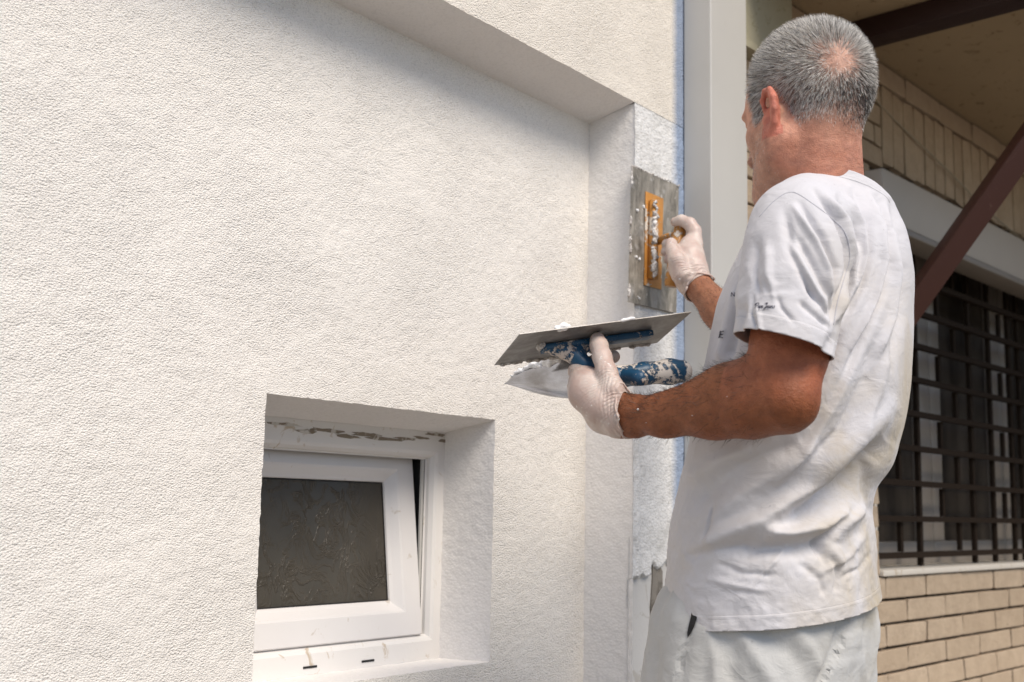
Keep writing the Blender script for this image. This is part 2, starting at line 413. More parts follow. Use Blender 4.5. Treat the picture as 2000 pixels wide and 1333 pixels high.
while z < 2.3:
    s = -1.33 + (.134 if r_ % 2 else 0)
    while s < -.15:
        a, b = max(s, SL), min(s + PB, -.2165 if z + PC > 2.06 else -.295)
        if b - a > .03: brick(a, b, z, min(z + PC, 2.306))
        s += PB
    z += PC; r_ += 1
s = -.2155
while s < 1.5: brick(s, s + .0765, 2.065, 2.306); s += .0765
s = -.31 - PB * 3
while s < 1.5: brick(max(s, SL), s + PB, 2.307, 2.378); s += PB
# window behind the bars
bw = empty('barred_window', bf(.5, -.1, .9)); bw.parent = bh; bw.matrix_parent_inverse = abs_inv(bh)
bbox('sill', -.295, 2.2, -.14, .022, .8885, .905, M_SILL, bw, .002)
bbox('window_frame', -.29, 2.2, -.16, -.12, .906, .931, M_FRAME2, bw)
bbox('window_frame', -.2895, -.272, -.16, -.004, .932, 2.03, M_SILL, bw)
for a, b in ((-.265, .378), (.383, 1.02), (1.026, 1.62)):
    bbox('casement_rail', a, b, -.158, -.118, .933, .975, M_FRAME2, bw, .003)
    bbox('casement_stile', a, a + .083, -.158, -.118, .976, 2.03, M_FRAME2, bw, .003)
    bbox('casement_stile', b - .083, b, -.158, -.118, .976, 2.03, M_FRAME2, bw, .003)
    bbox('glass_pane', a + .0835, b - .0835, -.15, -.145, .9755, 2.03, M_DARKGLASS, bw)
bbox('dark_room', -.28, 2.2, -1.2, -.2, .9, 2.03, M_BLACK)
gr = empty('window_grille', bf(.5, -.03, .95)); gr.parent = bh; gr.matrix_parent_inverse = abs_inv(bh)
zs = [.932 + .1045 * k for k in range(10)]
for z in zs: bbox('grille_bar', -.27, 2.1, -.036, -.020, z, z + .017, M_GRILLE, gr)
for s in (-.255, .088, .515, .695, .885, .98, 1.30): bbox('grille_bar', s, s + .018, -.050, -.0365, .907, 2.03, M_GRILLE, gr)
for k in range(9):
    for s in ((.262, .80, 1.12) if k % 2 else (-.05, .39, 1.2)):
        bbox('grille_bar', s, s + .017, -.049, -.0365, zs[k] + .0175, zs[k + 1] - .001, M_GRILLE, gr)
bbox('shutter_box', -.42, 2.0, .001, .105, 1.846, 1.992, M_BOX, bh, .006)
bbox('shutter_box_lip', -.415, 2.0, .02, .112, 1.826, 1.8455, M_FRAME2, bh, .003)
bbox('lintel_block', -1.05, -.81, .001, .05, 2.17, 2.378, M_LINTEL, bh)
bbox('lintel_trim', -1.05, -.79, .001, .058, 2.152, 2.1695, M_LINTEL, bh)
# canopy
bbox('canopy_ceiling', -1.06, 4.5, -.25, 1.22, 2.38, 2.50, M_CEIL)
beam = MB().box(-.53, -.45, .06, 1.15, 2.322, 2.379, bf).build('steel_beam', M_BEAM, None, .002)
tag(beam, 'dark red steel beam under the canopy ceiling above the head', 'beam')
MB_ = MB(); a_ = np.array(bf(-.42, .0, 1.385)); b_ = np.array(bf(-.42, .80, 2.375))
MB_.tube([a_, b_], .040, 4, up=tuple(BX)); br = MB_.build('steel_brace', M_REDSTEEL, None, .002)
tag(br, 'red-brown square steel brace slanting in front of the barred window', 'brace')
pts = []
for t in np.linspace(-.6, 1.7, 40):
    pts.append(bf(t, .02 + .01 * math.sin(t * 3), 2.171 - .21 * (t - .1) + .055 * (t - .1) ** 2 + .004 * math.sin(9 * t)))
cb = MB().tube(pts, .0026, 6).build('cable', M_CABLE, None, smooth=True)
tag(cb, 'thin pale cable sagging across the upright bricks', 'cable')

# ================================================================== implicit-surface modelling (smooth unions -> one mesh)
class Field:
    def __init__(s, lo, hi, h):
        s.h = h; s.lo = np.array(lo, float); n = np.ceil((np.array(hi) - s.lo) / h).astype(int) + 1
        s.ax = [s.lo[i] + h * np.arange(n[i]) for i in range(3)]; s.f = np.full(n, .5, np.float32)
    def sub(s, lo, hi):
        sl = []
        for i in range(3):
            a = max(0, int((lo[i] - s.lo[i]) / s.h)); b = min(s.f.shape[i], int((hi[i] - s.lo[i]) / s.h) + 2)
            sl.append(slice(a, max(a, b)))
        return tuple(sl)
    def apply(s, fn, lo, hi, k=.01, op='u'):
        m_ = max(k, .012) + .01
        sl = s.sub(np.array(lo) - m_, np.array(hi) + m_)
        g = s.f[sl]
        if g.size == 0: return s
        X = s.ax[0][sl[0]][:, None, None].astype(np.float32); Y = s.ax[1][sl[1]][None, :, None].astype(np.float32); Z = s.ax[2][sl[2]][None, None, :].astype(np.float32)
        d = fn(X, Y, Z)
        if op == 's': g2 = -g; hh = np.clip(.5 + .5 * (g2 - d) / k, 0, 1); s.f[sl] = -(g2 * (1 - hh) + d * hh - k * hh * (1 - hh)); return s
        hh = np.clip(.5 + .5 * (g - d) / k, 0, 1)
        s.f[sl] = g * (1 - hh) + d * hh - k * hh * (1 - hh); return s
    def cap(s, a, b, ra, rb=None, k=.01, op='u'):
        a = np.array(a, float); b = np.array(b, float); rb = ra if rb is None else rb; ab = b - a; L2 = max(ab @ ab, 1e-12); R_ = max(ra, rb)
        def fn(X, Y, Z):
            t = np.clip(((X - a[0]) * ab[0] + (Y - a[1]) * ab[1] + (Z - a[2]) * ab[2]) / L2, 0, 1)
            return np.sqrt((X - a[0] - t * ab[0]) ** 2 + (Y - a[1] - t * ab[1]) ** 2 + (Z - a[2] - t * ab[2]) ** 2) - (ra + (rb - ra) * t)
        return s.apply(fn, np.minimum(a, b) - R_, np.maximum(a, b) + R_, k, op)
    def chain(s, pts, rs, k=.01):
        for i in range(len(pts) - 1): s.cap(pts[i], pts[i + 1], rs[i], rs[i + 1], k)
        return s
    def ell(s, c, r, B=None, k=.01, op='u'):
        c = np.array(c, float); r = np.array(r, float); B = np.eye(3) if B is None else np.array(B, float)   # rows = axes
        R_ = np.abs(B).T @ r * 1.05 + 0
        def fn(X, Y, Z):
            dx, dy, dz = X - c[0], Y - c[1], Z - c[2]
            q = [(B[i, 0] * dx + B[i, 1] * dy + B[i, 2] * dz) for i in range(3)]
            k0 = np.sqrt((q[0] / r[0]) ** 2 + (q[1] / r[1]) ** 2 + (q[2] / r[2]) ** 2) + 1e-6
            k1 = np.sqrt((q[0] / r[0] ** 2) ** 2 + (q[1] / r[1] ** 2) ** 2 + (q[2] / r[2] ** 2) ** 2) + 1e-6
            return k0 * (k0 - 1) / k1
        return s.apply(fn, c - R_, c + R_, k, op)
    def loft(s, levels, k=.01):
        """levels: (z, cx, cy, half_a, half_b, yaw) stacked superellipses"""
        L = sorted(levels); zz = np.array([l[0] for l in L]); P_ = np.array([l[1:] for l in L])
        R_ = P_[:, 2:4].max(); lo = [P_[:, 0].min() - R_, P_[:, 1].min() - R_, zz[0]]; hi = [P_[:, 0].max() + R_, P_[:, 1].max() + R_, zz[-1]]
        def fn(X, Y, Z):
            z = Z.ravel(); q = [smooth_interp(z, zz, P_[:, i])[None, None, :] for i in range(5)]
            c, s_ = np.cos(q[4]), np.sin(q[4]); dx, dy = X - q[0], Y - q[1]
            u = dx * c + dy * s_; v = -dx * s_ + dy * c; a, b = q[2], q[3]; e = 2.25
            k0 = (np.abs(u / a) ** e + np.abs(v / b) ** e) ** (1 / e) + 1e-6
            d = (k0 - 1) * np.minimum(a, b)
            over = np.maximum(np.maximum(zz[0] - Z, Z - zz[-1]), 0)
            return np.where(over > 0, np.sqrt(np.maximum(d, 0) ** 2 + over ** 2), d)
        return s.apply(fn, lo, hi, k)
    def mesh(s, smooth=2):
        f = s.f; ins = f < 0
        nx, ny, nz = (d - 1 for d in f.shape)
        cnt = np.zeros((nx, ny, nz), np.int8)
        for a in (0, 1):
            for b in (0, 1):
                for c in (0, 1): cnt += ins[a:nx + a, b:ny + b, c:nz + c]
        act = np.argwhere((cnt > 0) & (cnt < 8)); idx = np.full((nx, ny, nz), -1, np.int32)
        idx[act[:, 0], act[:, 1], act[:, 2]] = np.arange(len(act))
        acc = np.zeros((len(act), 3)); w = np.zeros(len(act))
        for axis in range(3):
            o1, o2 = [i for i in range(3) if i != axis]
            for a in (0, 1):
                for b in (0, 1):
                    off = np.zeros(3, int); off[o1] = a; off[o2] = b
                    p0 = act + off; p1 = p0.copy(); p1[:, axis] += 1
                    f0 = f[p0[:, 0], p0[:, 1], p0[:, 2]]; f1 = f[p1[:, 0], p1[:, 1], p1[:, 2]]
                    m_ = (f0 < 0) != (f1 < 0); t = np.where(m_, f0 / np.where(m_, f0 - f1, 1), 0)
                    q = off[None, :] + np.zeros((len(act), 3)); q[:, axis] = t
                    acc += q * m_[:, None]; w += m_
        v = s.lo + (act + acc / w[:, None]) * s.h
        quads = []
        for axis in range(3):
            o1, o2 = (axis + 1) % 3, (axis + 2) % 3
            sl0 = [slice(None)] * 3; sl1 = [slice(None)] * 3; sl0[axis] = slice(0, -1); sl1[axis] = slice(1, None)
            e = np.argwhere(ins[tuple(sl0)] != ins[tuple(sl1)]); e = e[(e[:, o1] > 0) & (e[:, o2] > 0) & (e[:, o1] < f.shape[o1] - 1) & (e[:, o2] < f.shape[o2] - 1)]
            def at_(d1, d2):
                q = e.copy(); q[:, o1] -= d1; q[:, o2] -= d2; return idx[q[:, 0], q[:, 1], q[:, 2]]
            q = np.stack([at_(1, 1), at_(0, 1), at_(0, 0), at_(1, 0)], 1)
            fl = ~ins[e[:, 0], e[:, 1], e[:, 2]]; q[fl] = q[fl][:, ::-1]; quads.append(q)
        q = np.concatenate(quads); q = q[(q >= 0).all(1)]
        for _ in range(smooth): v = laplace(v, q, .5); v = laplace(v, q, -.52)
        return v, q
def laplace(v, q, lam):
    acc = np.zeros_like(v); w = np.zeros(len(v))
    for i in range(4):
        j = (i + 1) % 4
        for a, b in ((i, j), (j, i)):
            for d in range(3): acc[:, d] += np.bincount(q[:, a], v[q[:, b], d], len(v))
            w += np.bincount(q[:, a], minlength=len(v))
    return v + lam * (acc / np.maximum(w, 1)[:, None] - v)
def smooth_interp(x, xp, fp):
    m_ = np.gradient(fp, xp) if len(xp) > 2 else np.full(len(xp), (fp[-1] - fp[0]) / (xp[-1] - xp[0]))
    i = np.clip(np.searchsorted(xp, x) - 1, 0, len(xp) - 2); h = xp[i + 1] - xp[i]; t = np.clip((x - xp[i]) / h, 0, 1)
    return ((2 * t ** 3 - 3 * t ** 2 + 1) * fp[i] + (t ** 3 - 2 * t ** 2 + t) * h * m_[i] + (-2 * t ** 3 + 3 * t ** 2) * fp[i + 1] + (t ** 3 - t ** 2) * h * m_[i + 1])
def normals(v, q):
    n = np.cross(v[q[:, 2]] - v[q[:, 0]], v[q[:, 3]] - v[q[:, 1]]); o = np.zeros_like(v)
    for i in range(4):
        for d in range(3): o[:, d] += np.bincount(q[:, i], n[:, d], len(v))
    return o / (np.linalg.norm(o, axis=1)[:, None] + 1e-12)
def poly_dist(p, pts):
    """distance of 2-d points to a polyline and the parameter along it"""
    best = np.full(len(p), 1e9); par = np.zeros(len(p)); pts = np.array(pts, float); n = len(pts) - 1
    for i in range(n):
        a, b = pts[i], pts[i + 1]; ab = b - a; t = np.clip(((p - a) @ ab) / (ab @ ab), 0, 1)
        d = np.linalg.norm(p - a - t[:, None] * ab, axis=1); m_ = d < best; best[m_] = d[m_]; par[m_] = (i + t[m_]) / n
    return best, par
def set_color(me, name, c):
    a = me.attributes.new(name, 'FLOAT_COLOR', 'POINT'); c = np.concatenate([c, np.ones((len(c), 1))], 1); a.data.foreach_set('color', c.astype(np.float32).ravel())
def set_float(me, name, c):
    a = me.attributes.new(name, 'FLOAT', 'POINT'); a.data.foreach_set('value', c.astype(np.float32))

# ------------------------------------------------------------------ materials of the man and his tools
m = mat('skin', (.5, .3, .2), .52, 0, .32); n = N(m); p = n.pos(); M_SKIN = m
vc = n.attr('skin_tone').outputs['Color']
mot = n.ramp(n.noise(p, 75, 4, .6), .3, .72, (.74, .69, .67, 1), (1.14, 1.13, 1.10, 1))
c = n.mix(1., vc, mot, 'MULTIPLY')
blo = n.ramp(n.noise(p, 22, 3, .5), .35, .7, (1., .93, .90, 1), (1, 1.02, 1.04, 1)); c = n.mix(1., c, blo, 'MULTIPLY'); n.color(c)
por = n.n('ShaderNodeTexVoronoi', Vector=p, Scale=620.).outputs['Distance']
n.normal(n.bump(n.math('ADD', n.math('MULTIPLY', por, .35), n.math('ADD', n.noise(p, 210, 3, .65), n.math('MULTIPLY', n.noise(n.scale(p, (.6, .6, 1.5)), 48, 4, .6, .8), .9))), .0012))
m.node_tree.nodes['Principled BSDF'].inputs['Subsurface Weight'].default_value = .12
m.node_tree.nodes['Principled BSDF'].inputs['Subsurface Radius'].default_value = (1, .35, .2)
m.node_tree.nodes['Principled BSDF'].inputs['Subsurface Scale'].default_value = .006

m = mat('hair_strand', (.5, .48, .46), .45, 0, .4); n = N(m); M_HAIR = m; n.color(n.attr('strand').outputs['Color'])
m = mat('latex_glove', (.60, .50, .44), .42, 0, .45); n = N(m); p = n.pos(); M_GLOVE = m
hd = n.attr('wrinkle').outputs['Fac']
w1 = n.noise(p, 120, 4, .6, 1.2); n.normal(n.bump(n.math('ADD', n.math('MULTIPLY', hd, 1.), n.math('MULTIPLY', w1, .7)), .0011))
c = n.mix(n.ramp(n.noise(p, 38, 3), .35, .7), (.50, .37, .32), (.60, .51, .455))
c = n.mix(n.ramp(n.noise(p, 66, 4, .65, .6), .64, .70), c, (.86, .85, .83)); n.color(c)
m.node_tree.nodes['Principled BSDF'].inputs['Subsurface Weight'].default_value = .15
m.node_tree.nodes['Principled BSDF'].inputs['Subsurface Radius'].default_value = (1, .5, .35)
m.node_tree.nodes['Principled BSDF'].inputs['Subsurface Scale'].default_value = .005

def m_cloth(name, base, dirt, amp=.0011, dirty=.62, hems=()):
    m = mat(name, base, .88, 0, .15); n = N(m); p = n.pos()
    hem = n.attr('hem').outputs['Fac']
    cr = n.noise(n.scale(p, (1, 1, 1.5)), 24, 4, .5, .6); ridg = n.math('ABSOLUTE', n.math('SUBTRACT', cr, .5))
    fine = n.noise(p, 420, 2, .5); cr2 = n.math('ABSOLUTE', n.math('SUBTRACT', n.noise(p, 62, 3, .55, 1.), .5))
    h = n.math('ADD', n.math('MULTIPLY', ridg, -1.5), n.math('MULTIPLY', fine, .07)); h = n.math('SUBTRACT', h, n.math('MULTIPLY', cr2, .12))
    h = n.math('ADD', h, n.math('MULTIPLY', hem, .9))
    for co, no, w_, ctr, rad in hems:             # turned-up hems with a double row of stitching
        dv = n.n('ShaderNodeVectorMath', _operation='SUBTRACT', i0=p, i1=tuple(map(float, co))).outputs[0]
        d_ = n.math('MULTIPLY', n.n('ShaderNodeVectorMath', _operation='DOT_PRODUCT', i0=dv, i1=tuple(map(float, no))).outputs['Value'], -1.)
        inr = n.math('LESS_THAN', n.n('ShaderNodeVectorMath', _operation='DISTANCE', i0=p, i1=tuple(map(float, ctr))).outputs['Value'], rad)
        g1 = n.n('ShaderNodeMapRange', Value=d_); g1.interpolation_type = 'SMOOTHSTEP'
        for i_, val in ((1, w_ - .0012), (2, w_ + .0012), (3, 1.), (4, 0.)): g1.inputs[i_].default_value = val
        s1 = n.math('LESS_THAN', n.math('ABSOLUTE', n.math('SUBTRACT', d_, w_ - .0045)), .0008)
        s2 = n.math('LESS_THAN', n.math('ABSOLUTE', n.math('SUBTRACT', d_, w_ + .0004)), .0009)
        tot = n.math('SUBTRACT', n.math('MULTIPLY', g1.outputs[0], .55), n.math('ADD', n.math('MULTIPLY', s1, .35), n.math('MULTIPLY', s2, .5)))
        h = n.math('ADD', h, n.math('MULTIPLY', tot, inr))
    n.normal(n.bump(h, amp * 2.1))
    d = n.math('MULTIPLY', n.ramp(n.noise(p, 8, 5, .6, .7), dirty - .16, dirty + .16), n.attr('dirt').outputs['Fac'])
    c = n.mix(d, base, dirt); c = n.mix(n.ramp(n.noise(p, 130, 3, .6), .70, .74), c, tuple(x * .8 for x in base)); n.color(c)
    b = m.node_tree.nodes['Principled BSDF']; b.inputs['Sheen Weight'].default_value = .15
    return m
hem0, hem1, hem2 = at(1530, 1216, 1.56), at(1297, 1192, 1.77), at(1727, 1180, 1.64)
hemn = np.cross(hem1 - hem0, hem2 - hem0); hemn /= np.linalg.norm(hemn); hemn = hemn if hemn[2] < 0 else -hemn
slv0, slv1, slv2, slvc = at(1448, 655, 1.435), at(1616, 697, 1.405), at(1540, 662, 1.375), at(1530, 670, 1.418)
slvn = np.cross(slv1 - slv0, slv2 - slv0); slvn /= np.linalg.norm(slvn); slvn = slvn if slvn[2] < 0 else -slvn
colp, coln = at(1640, 332, 1.60), np.array([.45, .30, .84]); coln /= np.linalg.norm(coln)
M_SHIRT = m_cloth('white_cotton', (.58, .565, .58), (.46, .385, .27), .0010, .52,
    [(hem0, hemn, .019, at(1530, 1200, 1.70), .24), (slv0, slvn, .019, slvc, .085), (colp, coln, .015, colp + [0, .06, .0], .13)])
M_TROUSER = m_cloth('pale_work_cloth', (.50, .495, .48), (.40, .37, .31), .0011, .55)
M_INK = mat('dark_print', (.022, .02, .045), .7)
M_DARKCORD = mat('dark_cord', (.02, .018, .02), .6)

m = mat('worn_steel', (.33, .315, .30), .42, .75); n = N(m); p = n.pos(); M_STEEL = m
sm = n.ramp(n.noise(p, 30, 5, .65, .5), .42, .62); c = n.mix(sm, (.26, .245, .23), (.36, .345, .33))
c = n.mix(n.ramp(n.noise(p, 90, 4, .7), .66, .70), c, (.56, .53, .49)); n.color(c)
n.set(n.b.inputs['Metallic'], n.math('SUBTRACT', .8, n.math('MULTIPLY', sm, .35)))
n.rough(n.math('ADD', .34, n.math('MULTIPLY', n.noise(n.scale(p, (6, 1, 1)), 40, 3), .25))); n.normal(n.bump(n.noise(p, 160, 3), .0003))
m = mat('smeared_steel', (.4, .38, .34), .6, .2); n = N(m); p = n.pos(); M_SMEAR = m
a1 = n.ramp(n.noise(n.scale(p, (1.6, 1, .6)), 26, 5, .68, .6), .35, .65)
c = n.mix(a1, (.17, .155, .13), (.36, .33, .285)); c = n.mix(n.ramp(n.noise(p, 60, 5, .7, .5), .62, .72), c, (.66, .64, .61))
c = n.mix(n.ramp(n.noise(p, 14, 3, .6), .62, .76), c, (.52, .50, .48)); n.color(c)
n.set(n.b.inputs['Metallic'], n.math('MULTIPLY', n.math('SUBTRACT', 1., a1), .6)); n.normal(n.bump(n.noise(p, 120, 4, .6), .0008))
m = mat('mirror_steel', (.70, .70, .70), .22, .95); n = N(m); p = n.pos(); M_BRIGHT = m
n.rough(n.math('ADD', .07, n.math('MULTIPLY', n.noise(n.scale(p, (2, 2, 14)), 60, 3), .16)))
n.color(n.mix(n.ramp(n.noise(n.scale(p, (1, 1, 2)), 13, 4, .55), .35, .65), (.62, .64, .70), (.30, .29, .29)))
def m_spatter(name, base, sp, lo=.47):
    m = mat(name, base, .5, 0, .4); n = N(m); p = n.pos()
    f = n.ramp(n.math('ADD', n.math('MULTIPLY', n.noise(p, 28, 2, .5), .45), n.math('MULTIPLY', n.noise(p, 120, 7, .75, .3), .55)), lo, lo + .012); n.color(n.mix(f, n.mix(n.noise(p, 50, 2), tuple(x * .6 for x in base), base), sp))
    n.normal(n.bump(n.math('ADD', f, n.math('MULTIPLY', n.noise(p, 200, 3), .3)), .0009)); n.rough(n.math('ADD', .38, n.math('MULTIPLY', f, .5))); return m
M_BLUE = m_spatter('blue_rubber_spattered', (.018, .085, .17), (.60, .52, .46), .545)
M_BLUE2 = m_spatter('blue_rubber_mostly_caked', (.018, .085, .17), (.72, .65, .58), .495)
M_ORANGE = m_spatter('orange_plastic_spattered', (.62, .28, .065), (.62, .55, .47), .535)
M_CRUST = m_spatter('dried_plaster', (.55, .50, .46), (.66, .63, .60), .50)
M_PLASTER = m_plain('wet_plaster', (.82, .81, .80), .75, .0012, 90, spec=.3)

# ------------------------------------------------------------------ hands: joint chains
LW = at(1213, 812, 1.590)
LH = dict(
  palm=[(LW, .027), (at(1178, 790, 1.600), .029), (at(1152, 765, 1.618), .029), (at(1143, 748, 1.635), .024)],
  palm2=[(at(1205, 822, 1.60), .0235), (at(1180, 812, 1.615), .0235), (at(1163, 795, 1.635), .020)],
  thumb=[(at(1207, 797, 1.585), .018), (at(1196, 762, 1.588), .0165), (at(1185, 728, 1.600), .0140), (at(1176, 697, 1.620), .0128), (at(1170, 676, 1.642), .0122), (at(1167, 664, 1.652), .0108)],
  index=[(at(1140, 742, 1.640), .0165), (at(1128, 726, 1.660), .0125), (at(1134, 716, 1.690), .0110), (at(1165, 706, 1.712), .0100), (at(1198, 697, 1.712), .0098)],
  middle=[(at(1140, 762, 1.645), .0155), (at(1126, 756, 1.672), .0120), (at(1140, 750, 1.705), .0108), (at(1166, 744, 1.715), .0098)],
  ring=[(at(1148, 783, 1.650), .0145), (at(1138, 782, 1.680), .0112), (at(1152, 776, 1.705), .0102), (at(1176, 770, 1.705), .0092)],
  little=[(at(1162, 802, 1.645), .0130), (at(1156, 803, 1.672), .0100), (at(1168, 797, 1.692), .0090), (at(1190, 790, 1.692), .0082)])
RW = at(1362, 558, 2.270)
RH = dict(
  palm=[(RW, .029), (at(1350, 528, 2.282), .031), (at(1345, 502, 2.300), .030), (at(1349, 480, 2.315), .022)],
  palm2=[(at(1345, 552, 2.280), .025), (at(1332, 522, 2.285), .025), (at(1330, 508, 2.300), .022)],
  thumb=[(at(1332, 535, 2.262), .022), (at(1322, 508, 2.262), .0165), (at(1314, 490, 2.278), .0125), (at(1311, 476, 2.295), .0115)],
  index=[(at(1357, 478, 2.315), .0165), (at(1356, 452, 2.325), .0135), (at(1347, 438, 2.332), .0125), (at(1331, 431, 2.342), .0108), (at(1319, 434, 2.350), .0098)],
  middle=[(at(1356, 492, 2.340), .0155), (at(1345, 474, 2.392), .0125), (at(1318, 472, 2.400), .0112), (at(1302, 477, 2.376), .0102)],
  ring=[(at(1354, 506, 2.345), .015), (at(1341, 492, 2.395), .0120), (at(1314, 490, 2.400), .0108), (at(1300, 492, 2.378), .0100)],
  little=[(at(1350, 522, 2.342), .014), (at(1336, 512, 2.385), .0108), (at(1314, 508, 2.390), .0098), (at(1305, 508, 2.372), .0090)])
def hand_field(F_, H, dr=0.):
    for nm, ch in H.items():
        pts = [c[0] for c in ch]; rs = [c[1] + dr for c in ch]
        F_.chain(pts, rs, .010 if nm.startswith('palm') else .006)
    return F_

# ------------------------------------------------------------------ body
man = empty('person', tuple(np.array([1.575, .70, 0.])))
tag(man, 'man with cropped grey hair in a white t-shirt smoothing plaster beside the column', 'person')
hyaw, hpit = math.radians(-19), math.radians(5)
hl = np.array([-math.cos(hyaw), -math.sin(hyaw), 0]); hf0 = np.array([-math.sin(hyaw), math.cos(hyaw), 0])
hf = hf0 * math.cos(hpit) - np.array([0, 0, 1]) * math.sin(hpit); hu = hf0 * math.sin(hpit) + np.array([0, 0, 1]) * math.cos(hpit)
HB = np.stack([hl, hf, hu]); HC = at(1572, 182, 1.660)
def hp(l, f, u): return HC + l * hl + f * hf + u * hu
def head_local(v): return (v - HC) @ HB.T

NECK0 = at(1593, 380, 1.665); NECK1 = hp(0, -.028, -.055)
def head_mesh():
    F_ = Field(HC - [.16, .17, .29], HC + [.16, .18, .125], .0024)
    F_.ell(hp(0, -.010, .012), (.0695, .0900, .082), HB, .01)          # cranium
    F_.ell(hp(0, -.045, -.01), (.061, .054, .069), HB, .012)            # occiput
    F_.ell(hp(0, .032, -.012), (.063, .061, .072), HB, .012)            # forehead
    F_.ell(hp(0, .038, -.075), (.054, .052, .056), HB, .015)            # mid face
    F_.ell(hp(.046, .038, -.058), (.020, .030, .022), HB, .02); F_.ell(hp(-.046, .038, -.058), (.020, .030, .022), HB, .02)
    for s in (1, -1):
        F_.chain([hp(.058 * s, .002, -.070), hp(.053 * s, .012, -.100), hp(.018 * s, .074, -.130)], [.017, .016, .015], .03)
        F_.ell(hp(.029 * s, .077, -.018), (.018, .010, .007), HB, .012)   # brow
        F_.ell(hp(.030 * s, .093, -.036), (.019, .014, .014), HB, .012, 's')
        F_.ell(hp(.029 * s, .070, -.036), (.0125, .0120, .0120), HB, .004)
        F_.ell(hp(.029 * s, .076, -.029), (.013, .009, .005), HB, .004)
    F_.chain([hp(.0, .066, -.120), hp(0, .076, -.130)], [.028, .018], .025)   # chin
    F_.chain([hp(0, .092, -.030), hp(0, .100, -.058), hp(0, .105, -.070)], [.0075, .0085, .010], .012)
    F_.ell(hp(.012, .098, -.073), (.008, .009, .007), HB, .008); F_.ell(hp(-.012, .098, -.073), (.008, .009, .007), HB, .008)
    F_.ell(hp(0, .080, -.096), (.020, .014, .006), HB, .01); F_.ell(hp(0, .079, -.104), (.018, .013, .006), HB, .008)
    F_.ell(hp(0, .100, -.100), (.024, .012, .0015), HB, .003, 's')
    F_.cap(NECK1, NECK0 + [0, 0, -.05], .046, .053, .018)
    F_.cap(hp(.022, -.036, -.06), NECK0 + hl * .03 + [0, -.015, -.06], .025, .040, .02)
    F_.cap(hp(-.022, -.036, -.06), NECK0 - hl * .03 + [0, -.015, -.06], .025, .040, .02)
    F_.cap(hp(.058, -.005, -.085), NECK0 + hl * .02 + hf0 * .07 + [0, 0, -.05], .014, .018, .03)
    for s in (1, -1):                                                    # ears
        e = lambda l, f, u: hp((.0700 + l) * s if s > 0 else -(.066 + l * .45), -.004 + f, -.050 + u)
        F_.cap(e(-.010, .004, .004), e(.002, -.004, .004), .016, .010, .012)
        h_ = [(.003, .014, .010), (.008, .012, .024), (.012, .002, .033), (.016, -.010, .030), (.019, -.018, .016), (.0175, -.017, .000), (.012, -.010, -.016), (.006, -.001, -.026), (.003, .006, -.022)]
        F_.chain([e(*q) for q in h_], [.0032, .0036, .0042, .0044, .0046, .0046, .0050, .0068, .004], .003)
        F_.chain([e(.003, -.002, .022), e(.010, -.011, .014), e(.010, -.011, -.004), e(.004, -.003, -.014)], [.0045, .005, .005, .0045], .005)
        F_.chain([e(.006, .000, .030), e(.012, -.012, .022), e(.0125, -.013, 0), e(.006, -.004, -.018)], [.0030, .0034, .0034, .003], .006)
        F_.ell(e(.014, .003, .001), (.010, .009, .016), HB, .003, 's'); F_.cap(e(.012, .008, .020), e(.016, -.003, .025), .0045, .004, .003, 's'); F_.cap(e(.000, .016, -.002), e(.003, .011, -.006), .005, .004, .004)
    return F_
LS, LE = at(1566, 440, 1.495), at(1532, 780, 1.420)
RS = np.array([1.735, .735, 1.425]); RE = np.array([1.80, .86, 1.205])
RE = (RS + RW) / 2 + np.array([.05, -.02, -.16])
def arm_mesh(lo, hi, parts, hand, h=.003):
    F_ = Field(lo, hi, h)
    for pts, rs in parts: F_.chain(pts, rs, .018)
    hand_field(F_, hand, -.0022)
    return F_
FLAT = lambda a, b, t: a + (b - a) * t
def pack(fields):
    vs, qs, b = [], [], 0
    for F_ in fields:
        v, q = F_.mesh(3); vs.append(v); qs.append(q + b); b += len(v)
    return np.concatenate(vs), np.concatenate(qs)
fa = LE - LW
up3 = np.array([0, 0, 1.])
larm = [([LS, FLAT(LS, LE, .35) + [0, 0, 0], FLAT(LS, LE, .72), LE + [0, 0, .006]], [.054, .051, .0455, .0405]),
        ([at(1540, 756, 1.43), at(1548, 800, 1.425), at(1540, 816, 1.428)], [.028, .0185, .0135]),
        ([LE + [0, 0, .0], at(1470, 782, 1.455), at(1398, 797, 1.490), at(1300, 811, 1.540), LW + [0, 0, -.002]], [.0365, .0450, .0375, .0270, .0210]),
        ([at(1490, 745, 1.45), at(1420, 760, 1.475), at(1330, 792, 1.52)], [.030, .0275, .020]),
        ([at(1240, 832, 1.575), at(1212, 832, 1.595)], [.0150, .0145]), ([at(1240, 796, 1.57), at(1216, 794, 1.585)], [.0155, .0150])]
rf = RE - RW
rarm = [([RS, FLAT(RS, RE, .5), RE], [.054, .049, .040]), ([RE, FLAT(RE, RW, .3), FLAT(RE, RW, .7), RW], [.040, .0445, .033, .0265])]
